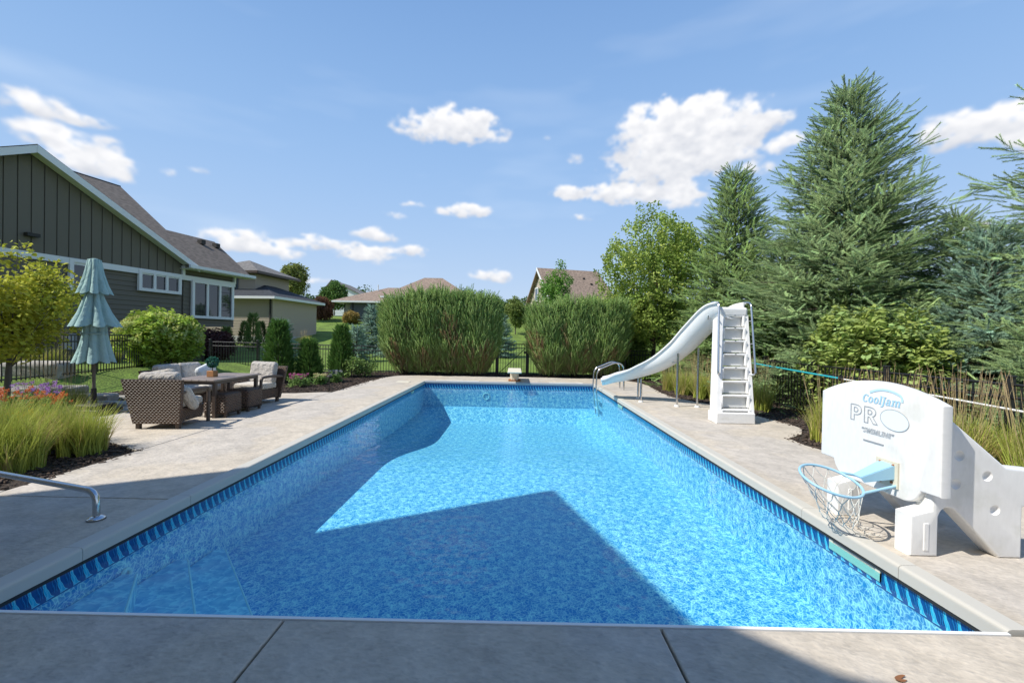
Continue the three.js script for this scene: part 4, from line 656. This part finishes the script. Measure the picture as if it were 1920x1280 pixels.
function spruce(label, p, H, R, col, seed, o = {}) {
  const t = thing('spruce_tree', label, 'spruce', p, 0, o.group), r = rng(seed), items = [], limbs = [], low = o.low ?? .04, step = o.step ?? .26, ts = o.twig ?? .34;
  mesh('trunk', new THREE.CylinderGeometry(.02, .03 + H * .016, H * .97, 10).translate(0, H * .485, 0), M.bark, t);
  for (let h = H * low; h < H * .985; h += step * (.6 + .5 * (1 - h / H))) {
    const k = 1 - h / H, n = Math.max(4, Math.round(5 + k * 4)), a0 = r() * 6.3;
    for (let b = 0; b < n; b++) {
      const a = a0 + b / n * 6.283 + (r() - .5) * .5, L = (R * Math.pow(k, .82) + .1) * (.68 + r() * .5), rise = lerp(-.14, .6, Math.pow(1 - k, 1.8)) + (r() - .5) * .12;
      const dir = V(Math.cos(a), 0, Math.sin(a)), P = s => V(dir.x * L * s, h + L * (rise * s - .22 * k * s + .17 * s * s), dir.z * L * s);
      limbs.push(rod(P(0), P(.9), .012 + L * .008, .004, 4));
      const m = Math.max(3, Math.round(L / (ts * .34)));
      for (let i = 0; i < m; i++) { const s = .12 + .88 * (i + r() * .6) / m, sd = L * .34 * (1.08 - s) * (.6 + r() * .6) + .05, c = P(Math.min(1, s)), fw = P(Math.min(1, s) + .02).sub(P(Math.min(1, s) - .02)).normalize(), lat = V(-dir.z, 0, dir.x);
        for (const q of [-1, 0, 1]) { const nn = q ? Math.max(1, Math.round(sd / (ts * .55))) : 1; for (let z = 0; z < nn; z++) { const f = q ? (z + .3) / nn : 0, pp = c.clone().addScaledVector(lat, q * sd * f).addScaledVector(fw, sd * f * .5).add(V(0, (r() - .6) * .05 - f * sd * .12, 0)), d = fw.clone().addScaledVector(lat, q * .85).add(V((r() - .5) * .55, .14 + (r() - .5) * .8, (r() - .5) * .55)); pp.add(V(r() - .5, r() - .5, r() - .5).multiplyScalar(ts * .35)); const sc = ts * (.6 + r() * .75); items.push([pp, upQ(d), V(sc, sc, sc), tint(r() < .3 ? col.map(v => v * 1.6) : col, r, .5)]); } } }
    }
  }
  mesh('limbs', merge(limbs), M.bark, t).userData.kind = 'stuff';
  scatter('crown', o.fine ? G.spruceFine : G.spruce, mat.spruce, items, t); return t;
}
const blue = [.132, .185, .078], green = [.12, .175, .055];
spruce('tall dense blue green spruce behind the leafy shrub', [8.1, -.06, -10.8], 7.75, 3.1, blue, 101, { twig: .36, step: .21 });
spruce('tall slender spruce behind the slide', [6.95, -.06, -14.0], 6.95, 2.3, green, 102, { twig: .36, step: .21 });
spruce('spruce with long boughs reaching over the fence beyond the hoop', [11.0, -.06, -7.6], 8.6, 3.5, blue, 103, { step: .36, twig: .38 });
spruce('low broad blue spruce right of the leafy shrub', [9.3, -.06, -8.6], 3.7, 1.9, [.12, .185, .13], 104);
spruce('bushy spruce filling the gap between the two tall spruces', [7.7, -.06, -12.6], 4.3, 2.1, blue, 105);
spruce('rounded spruce beside the boughs above the hoop', [10.6, -.06, -10.6], 4.6, 2.3, blue, 107); spruce('spruce filling in behind the right end of the fence', [8.3, -.06, -6.6], 2.3, 1.4, blue, 108); spruce('small spruce behind the fence below the slender spruce', [7.6, -.06, -10.2], 2.7, 1.2, green, 106);
{ const a = (px, depth, H, R, seed, label) => { const q = at(px, 620, depth); spruce(label, [q.x, lift(q.x, q.z), q.z], H, R, [.12, .18, .14], seed, { twig: .26, step: .2, fine: true }); };
  a(668, 22, 1.65, .62, 111, 'little blue spruce on the lawn beside the tallest arborvitae'); a(697, 28, 2.9, 1.0, 112, 'young blue spruce on the lawn in front of the slate house'); a(735, 25, 2.1, .9, 113, 'young spruce on the lawn touching the left juniper row'); a(528, 22, 1.95, .65, 114, 'little blue spruce behind the fence beside the beige house'); a(938, 26, 2.4, 1.0, 115, 'dark young spruce seen beside the gate'); }
function juniper(label, p, H, R, seed, group) {
  const t = thing('juniper_shrub', label, 'juniper', p, 0, group), r = rng(seed), items = [], stems = [];
  for (let i = 0; i < 9; i++) { const a = r() * 6.3, q = .45 + r() * .4; stems.push(rod(V((r() - .5) * .14, 0, (r() - .5) * .1), V(Math.cos(a) * R * q, H * .45, Math.sin(a) * R * q), .035, .012, 5)); }
  const dead = Array.from({ length: 5 }, () => [r() * 6.3, .12 + r() * .45, .14 + r() * .14]);
  for (let i = 0; i < 8500; i++) {
    const a = r() * 6.3, h = Math.pow(r(), .8), prof = R * (.48 + .52 * sstep(0, .4, h)) * (1 - .3 * sstep(.78, 1.05, h)) * (.86 + .28 * fbm(a * 1.6 + seed, h * 4, seed, 2)), rr = Math.sqrt(lerp(.25, 1, r())) * prof;
    const c = V(Math.cos(a) * rr, .08 + h * (H - .42) * (.92 + .12 * fbm(Math.cos(a) * 3 + seed, Math.sin(a) * 3, seed + 2, 2)), Math.sin(a) * rr), d = V(Math.cos(a) * .5 + (r() - .5) * .9, 1, Math.sin(a) * .5 + (r() - .5) * .9), sc = (.17 + r() * .2) * (h > .85 && r() < .25 ? 1.5 : 1);
    let col = r() < .3 ? [.22, .29, .10] : [.13, .20, .05]; if (h < .3 && r() < .45 - h) col = [.15, .12, .065];
    for (const [da, dh, dr] of dead) { let x = Math.abs(a - da); if (x > 3.14) x = 6.28 - x; if (Math.hypot(x * .6, h - dh) < dr * .7 && r() < .45) col = [.19, .12, .06]; }
    items.push([c, upQ(d), V(sc, sc * 1.1, sc), tint(col, r, .5)]);
  }
  mesh('stems', merge(stems), M.bark, t); scatter('crown', G.juniper, mat.spruce, items, t);
}
[[-4.25, 3.1, .92], [-3.38, 3.4, 1.0], [-2.42, 3.42, 1.0], [-1.5, 3.25, .98]].forEach(([x, H, R], i) => juniper(['upright juniper at the open lawn end of the left row, browned low down', 'upright juniper second from the lawn end of the left row', 'upright juniper with a rusty patch in the left row, second from the gate', 'upright juniper beside the gate in the left row'][i], [x, -.05, -17.0], H, R, 201 + i, 'junipers along the back fence'));
[[1.4, 2.95, .9], [2.35, 3.2, .95], [3.4, 3.15, 1.0]].forEach(([x, H, R], i) => juniper(['upright juniper beside the gate in the right row', 'upright juniper in the middle of the right row, brown at the base', 'upright juniper at the slide end of the right row'][i], [x, -.05, -17.0], H, R, 211 + i, 'junipers along the back fence'));
function arborvitae(label, p, H, R, seed, col = [.075, .15, .03], group, n = 1700) {
  const t = thing('arborvitae_shrub', label, 'arborvitae', p, 0, group), r = rng(seed), items = [];
  mesh('trunk', new THREE.CylinderGeometry(.01, .035, H * .9, 7).translate(0, H * .45, 0), M.bark, t);
  for (let i = 0; i < n; i++) { const h = r(), a = r() * 6.3, rr = R * Math.pow(Math.max(0, 1 - h), .55) * (.35 + .65 * sstep(-.05, .14, h)) * Math.sqrt(lerp(.4, 1.08, r())) * (.85 + .3 * vnoise(a * 2, h * 7, seed)), sc = (.13 + r() * .1) * Math.min(1.4, .6 + H * .3); items.push([V(Math.cos(a) * rr, .04 + h * H * .95, Math.sin(a) * rr), upQ(V(Math.cos(a) * .8 + (r() - .5) * .5, .9, Math.sin(a) * .8 + (r() - .5) * .5)).multiply(new THREE.Quaternion().setFromAxisAngle(V(0, 1, 0), r() * 6)), sc, tint(col, r, .5)]); }
  scatter('crown', G.arbor, mat.leaf, items, t);
}
arborvitae('leafy arborvitae behind the far wicker chair', [-7.2, -.04, -13.3], 1.85, .38, 301, undefined, 'arborvitae in the left mulch bed'); arborvitae('shortest conical arborvitae behind the flowers', [-6.35, -.04, -13.5], 1.28, .33, 302, undefined, 'arborvitae in the left mulch bed'); arborvitae('tallest columnar arborvitae against the back fence', [-6.1, -.04, -15.4], 1.78, .36, 303, undefined, 'arborvitae in the left mulch bed');
for (const [px, d, H, R, c, l] of [[474, 27, 2.3, .42, [.14, .21, .06], 'pale green columnar shrub in front of the beige house'], [458, 31, 1.7, .34, [.04, .08, .025], 'dark columnar shrub between the bay post and the pale column'], [489, 31, 1.7, .34, [.04, .08, .025], 'dark columnar shrub just right of the pale column'], [509, 31, 1.6, .34, [.04, .08, .025], 'dark columnar shrub under the downspout of the beige house'], [424, 24, 1.5, .4, [.13, .18, .05], 'pale green shrub beside the bay posts']]) { const q = at(px, 630, d); arborvitae(l, [q.x, lift(q.x, q.z), q.z], H, R, 310 + px, c, 'columnar shrubs by the beige house', 900); }
function leafy(name, label, cat, p, H, R, y0, col, seed, o = {}) {   // broad-leaved tree or shrub: limbs that fork, clumps of leaves at their ends
  const t = thing(name, label, cat, p, 0, o.group), r = rng(seed), items = [], wood = [], tips = [], stems = o.stems ?? 1;
  const cy = (y0 + H) / 2, ry = (H - y0) / 2;
  for (let s = 0; s < stems; s++) { const b = V((r() - .5) * .12 * stems, 0, (r() - .5) * .12 * stems), top = V((r() - .5) * R * .4 * Math.min(2, stems), y0 + ry * .7, (r() - .5) * R * .4 * Math.min(2, stems)); wood.push(rod(b, top, .02 + H * .012 / Math.sqrt(stems), .01 + H * .006 / Math.sqrt(stems), 7));
    const n = Math.round((o.limbs ?? 16) / stems) + 2; for (let i = 0; i < n; i++) { const st = b.clone().lerp(top, .45 + r() * .55), a = r() * 6.3, e = r() * 2 - .75, tip = V(Math.cos(a) * R * .8 * Math.sqrt(Math.max(.05, 1 - e * e * .8)), cy + e * ry * .8, Math.sin(a) * R * .8 * Math.sqrt(Math.max(.05, 1 - e * e * .8))); wood.push(rod(st, tip, .008 + H * .003, .004, 5)); tips.push(tip, tip.clone().lerp(st, .35), tip.clone().lerp(st, .6)); } }
  mesh('trunk', merge(wood), o.bark ?? M.barkGrey, t);
  const N = o.n ?? 1500, lobes = Array.from({ length: o.lobes ?? 22 }, () => { const d = V(r() - .5, r() - .5, r() - .5).normalize(); return [V(d.x * R * .68, cy + d.y * ry * .7, d.z * R * .68), .28 + r() * .22]; });
  for (let i = 0; i < N; i++) { let c; if (r() < .25) { c = tips[Math.floor(r() * tips.length)].clone().add(V(r() - .5, r() - .5, r() - .5).multiplyScalar(R * .35)); } else { const [lc, lr] = lobes[Math.floor(r() * lobes.length)]; c = V(r() - .5, r() - .5, r() - .5).normalize().multiplyScalar(R * lr * Math.cbrt(lerp(.3, 1, r()))).add(lc); }
    c.y = Math.max(y0 * .9, c.y); const sc = (o.clump ?? .4) * (.7 + r() * .6); items.push([c, new THREE.Quaternion().setFromEuler(new THREE.Euler((r() - .5) * .8, r() * 6.3, (r() - .5) * .8)), sc, tint(r() < .18 && o.alt ? o.alt : col, r, .5)]); }
  scatter('crown', o.geo ?? G.leaf, mat.leaf, items, t); return t;
}
leafy('maple_tree', 'bright green leafy tree behind the right juniper row', 'tree', [5.9, -.05, -18.6], 7.0, 2.5, .5, [.17, .23, .045], 401, { n: 3000, limbs: 44, lobes: 40, alt: [.25, .30, .07], clump: .38, bark: M.bark });
leafy('dogwood_shrub', 'spreading light green shrub behind the right fence', 'shrub', [7.2, -.06, -8.9], 2.15, 1.2, .1, [.19, .24, .06], 402, { stems: 7, n: 1300, limbs: 30, lobes: 34, geo: G.leafLong, alt: [.22, .30, .10], clump: .3 });
leafy('viburnum_shrub', 'dark leafy shrub filling in behind the slide ladder', 'shrub', [7.4, -.06, -12.0], 2.4, 1.3, .1, [.075, .13, .03], 403, { stems: 5, n: 1500, limbs: 20 });
leafy('viburnum_shrub', 'leafy shrub under the bright green tree behind the back fence', 'shrub', [4.6, -.05, -19.2], 2.0, 1.3, .1, [.13, .19, .045], 406, { stems: 5, n: 900, limbs: 16 });
leafy('golden_tree', 'yellow green small tree beside the fence and the olive house', 'tree', [-9.3, -.03, -8.0], 2.95, .95, .75, [.28, .29, .035], 404, { n: 620, limbs: 26, lobes: 14, geo: G.leaf, clump: .3, alt: [.33, .33, .05], bark: M.barkGrey });
{ const h = leafy('hydrangea_bush', 'large lime green hydrangea bush behind the left fence', 'hydrangea', [-11.6, .3, -14.2], 1.75, 1.15, .15, [.24, .31, .05], 405, { stems: 6, n: 1500, limbs: 18, geo: G.leafBig, clump: .3, alt: [.2, .28, .06] });
  const r = rng(77), f = []; for (let i = 0; i < 150; i++) { const a = r() * 6.3, e = r() * 1.3, R = 1.16; f.push([V(Math.cos(a) * Math.cos(e) * R, .8 + Math.sin(e) * .92, Math.sin(a) * Math.cos(e) * R), new THREE.Quaternion(), .2 + r() * .1, tint([.55, .58, .22], r, .3)]); } scatter('flower_heads', G.floret, mat.leaf, f, h); }
for (const [n, l, px, py, d, H, R, y0, c, k] of [
  ['maple_tree', 'round headed green tree in front of the tan house', 1045, 600, 40, 6.9, 1.75, 1.2, [.10, .19, .035], .6], ['crabapple_tree', 'small round olive tree on the lawn beyond the gate', 967, 610, 44, 3.6, 1.15, .6, [.13, .17, .045], .5],
  ['ash_tree', 'leafy tree up the lawn left of the white house', 627, 600, 62, 4.6, 1.7, .5, [.07, .13, .03], .9], ['ash_tree', 'tree top showing above the roof end of the beige house', 552, 560, 52, 6.8, 1.5, 3, [.16, .18, .05], .8],
  ['smoke_bush', 'reddish brown shrub at the top of the lawn', 602, 610, 55, 2.6, 1.4, .2, [.12, .06, .035], .7], ['barberry_shrub', 'russet shrub in front of the slate house', 657, 608, 51, 1.3, .85, .05, [.22, .16, .05], .6], ['plum_shrub', 'dark purple shrub under the bay of the olive house', 395, 640, 21, 1.3, 1.0, .1, [.05, .02, .02], .4]])
  { const q = at(px, py, d); leafy(n, l, n.includes('shrub') || n.includes('bush') ? 'shrub' : 'tree', [q.x, lift(q.x, q.z), q.z], H, R, y0, c, 420 + px, { n: 700, clump: k, limbs: 12 }); }
{ const r = rng(66); for (let i = 0; i < 26; i++) { const x = -75 + i * 5.8 + r() * 2, z = -125 - r() * 25; const t = leafy('woodland_tree', 'dark tree in the far tree line beyond the houses', 'tree', [x, lift(x, z), z], 8 + r() * 4, 4 + r() * 1.5, 1, [.055, .095, .03], 500 + i, { n: 320, clump: 2.0, limbs: 6, group: 'trees in the far tree line' }); } }
// grasses
function grass(label, p, o) {
  const t = thing(o.name ?? 'ornamental_grass', label, 'ornamental grass', p, 0, o.group), r = rng(o.seed), items = [], pl = [];
  for (let i = 0; i < o.n; i++) { const a = r() * 6.3, q = Math.sqrt(r()) * o.R; items.push([V(Math.cos(a) * q, 0, Math.sin(a) * q), new THREE.Quaternion().setFromEuler(new THREE.Euler(Math.sin(a) * .22 * q / o.R + (r() - .5) * .15, r() * 6.3, -Math.cos(a) * .22 * q / o.R)), V(o.H * (.75 + r() * .4), o.H * (.7 + r() * .45), o.H * (.75 + r() * .4)), tint(r() < .2 ? o.dry ?? [.34, .28, .11] : o.col, r, .4)]); }
  scatter('blades', o.geo ?? G.grass, mat.grass, items, t);
  for (let i = 0; i < (o.plumes ?? 0); i++) { const a = r() * 6.3, q = Math.sqrt(r()) * o.R * .9, ln = V(Math.cos(a) * .3 * r(), 1, Math.sin(a) * .3 * r()).normalize(), h = o.PH * (.78 + r() * .3), b = V(Math.cos(a) * q, 0, Math.sin(a) * q); pl.push(rod(b, b.clone().addScaledVector(ln, h * .8), .0035, .002, 4)); items.length = items.length; (t.userData.tmp ??= []).push([b.clone().addScaledVector(ln, h * .72), upQ(ln), V(.1, .28 + r() * .08, .1), tint([.36, .27, .15], r, .4)]); }
  if (pl.length) { mesh('stalks', merge(pl), std(.42, .34, .17, .9), t).userData.kind = 'stuff'; scatter('plumes', G.plume, mat.grass, t.userData.tmp, t); delete t.userData.tmp; }
}
const lime = [.235, .265, .05], straw = [.33, .27, .11];
for (const [x, z, s] of [[-5.35, -4.62, 1], [-5.75, -5.05, 1.05], [-5.25, -5.3, .9], [-6.05, -4.55, 1.1], [-6.35, -5.25, 1.05], [-5.9, -5.6, .95]]) grass('arching yellow green fountain grass in the bed by the near deck', [x, -.03, z], { R: .22 * s, H: .66 * s, n: 75, col: lime, seed: Math.round(x * -100 - z * 31), group: 'fountain grasses by the near deck', name: 'fountain_grass' });
const reedAt = (x, z, s, label, group, pn = 26, y = -.04) => grass(label, [x, y, z], { R: .2 * s, H: .72 * s, n: 46, col: lime, plumes: pn, PH: 1.25 * s, seed: Math.round(Math.abs(x * 173 + z * 59)), group, name: 'reed_grass' });
reedAt(4.85, -6.75, .95, 'feather reed grass clump between the slide ladder and the hoop');
for (const [x, z] of [[5.0, -5.75], [5.4, -5.3], [5.75, -4.85], [5.3, -6.2], [5.75, -5.6], [6.0, -4.4], [5.55, -4.55]]) reedAt(x, z, 1, 'feather reed grass with tan plumes behind the basketball hoop', 'reed grasses behind the hoop', 34);
for (const [x, z] of [[4.75, -12.2], [4.95, -11.5], [5.1, -10.9], [5.3, -10.3], [5.3, -12.6], [5.45, -9.7], [5.6, -11.4], [4.7, -13.2]]) reedAt(x, z, .95, 'feather reed grass with tan plumes behind the slide', 'reed grasses behind the slide', 30);
for (const [px, py, s, y] of [[25, 690, .9, .25], [100, 705, .85, .2], [262, 690, 1.0, .2], [295, 690, 1.0, .2], [70, 775, .7, 0], [110, 770, .7, 0], [140, 765, .6, 0], [215, 690, .7, .2], [55, 700, .8, .25]]) { const p = onGround(px, py, y); reedAt(p.x, p.z, s, 'feather reed grass in the stepped bed left of the parasol', 'reed grasses left of the parasol', 22, lift(p.x, p.z) + .03); }
for (let i = 0; i < 5; i++) { const q = at(553 + i * 5, 640, 27 + i * 1.6); reedAt(q.x, q.z, 1, 'reed grass in the row along the lawn edge by the beige house', 'reed grasses by the beige house', 14, lift(q.x, q.z)); }
// flowers
function flowers(label, p, R, H, col, fcol, seed, n = 30, group) { const t = thing('flower_clump', label, 'flowers', p, 0, group), r = rng(seed), l = [], f = []; for (let i = 0; i < 60; i++) { const a = r() * 6.3, q = Math.sqrt(r()) * R; l.push([V(Math.cos(a) * q, .05 + r() * H * .7, Math.sin(a) * q), new THREE.Quaternion().setFromEuler(new THREE.Euler(r(), r() * 6, r())), .16, tint(col, r, .4)]); } for (let i = 0; i < n; i++) { const a = r() * 6.3, q = Math.sqrt(r()) * R; f.push([V(Math.cos(a) * q, H * (.75 + r() * .35), Math.sin(a) * q), new THREE.Quaternion(), .07 + r() * .03, tint(fcol.map(v => v * .62), r, .3)]); } scatter('leaves', G.leafLong, mat.leaf, l, t); scatter('blooms', G.floret, mat.leaf, f, t); }
for (const [px, py, y, R, H, f, l] of [[30, 800, 0, .3, .55, [.62, .16, .05], 'orange flowers behind the fountain grass'], [68, 790, 0, .28, .6, [.38, .20, .5], 'purple flowers behind the fountain grass'], [12, 850, 0, .3, .45, [.7, .42, .04], 'yellow flowers among the fountain grass'], [95, 800, 0, .25, .5, [.6, .2, .06], 'coral orange flowers left of the parasol base'], [562, 724, 0, .28, .35, [.5, .12, .3], 'pink flowers beside the far wicker chair'], [628, 716, 0, .2, .35, [.75, .72, .68], 'white flowers at the foot of the tallest arborvitae'], [360, 690, 0, .35, .6, [.55, .25, .12], 'peach flowers behind the loveseat'], [600, 720, 0, .18, .3, [.6, .55, .3], 'small pale flowers behind the path light']]) { const p = onGround(px, py, y); flowers(l, [p.x, -.03, p.z], R, H, [.10, .17, .04], f, px + 7); }
for (const [px, py, l] of [[685, 706, 'low leafy perennial against the back fence beside the left junipers'], [660, 707, 'low leafy perennial beside the tallest arborvitae']]) { const p = onGround(px, py, 0); leafy('perennial_plant', l, 'plant', [p.x, -.03, p.z], .7, .4, .05, [.15, .22, .06], px, { stems: 3, n: 90, limbs: 6, clump: .22 }); }
{ const p = onGround(1215, 712, 0); leafy('perennial_plant', 'leafy lime plant at the deck edge beyond the slide', 'plant', [p.x, -.03, p.z], .6, .5, .05, [.17, .25, .05], 88, { stems: 3, n: 120, limbs: 6, clump: .24 }); }

renderer.render(scene, camera);
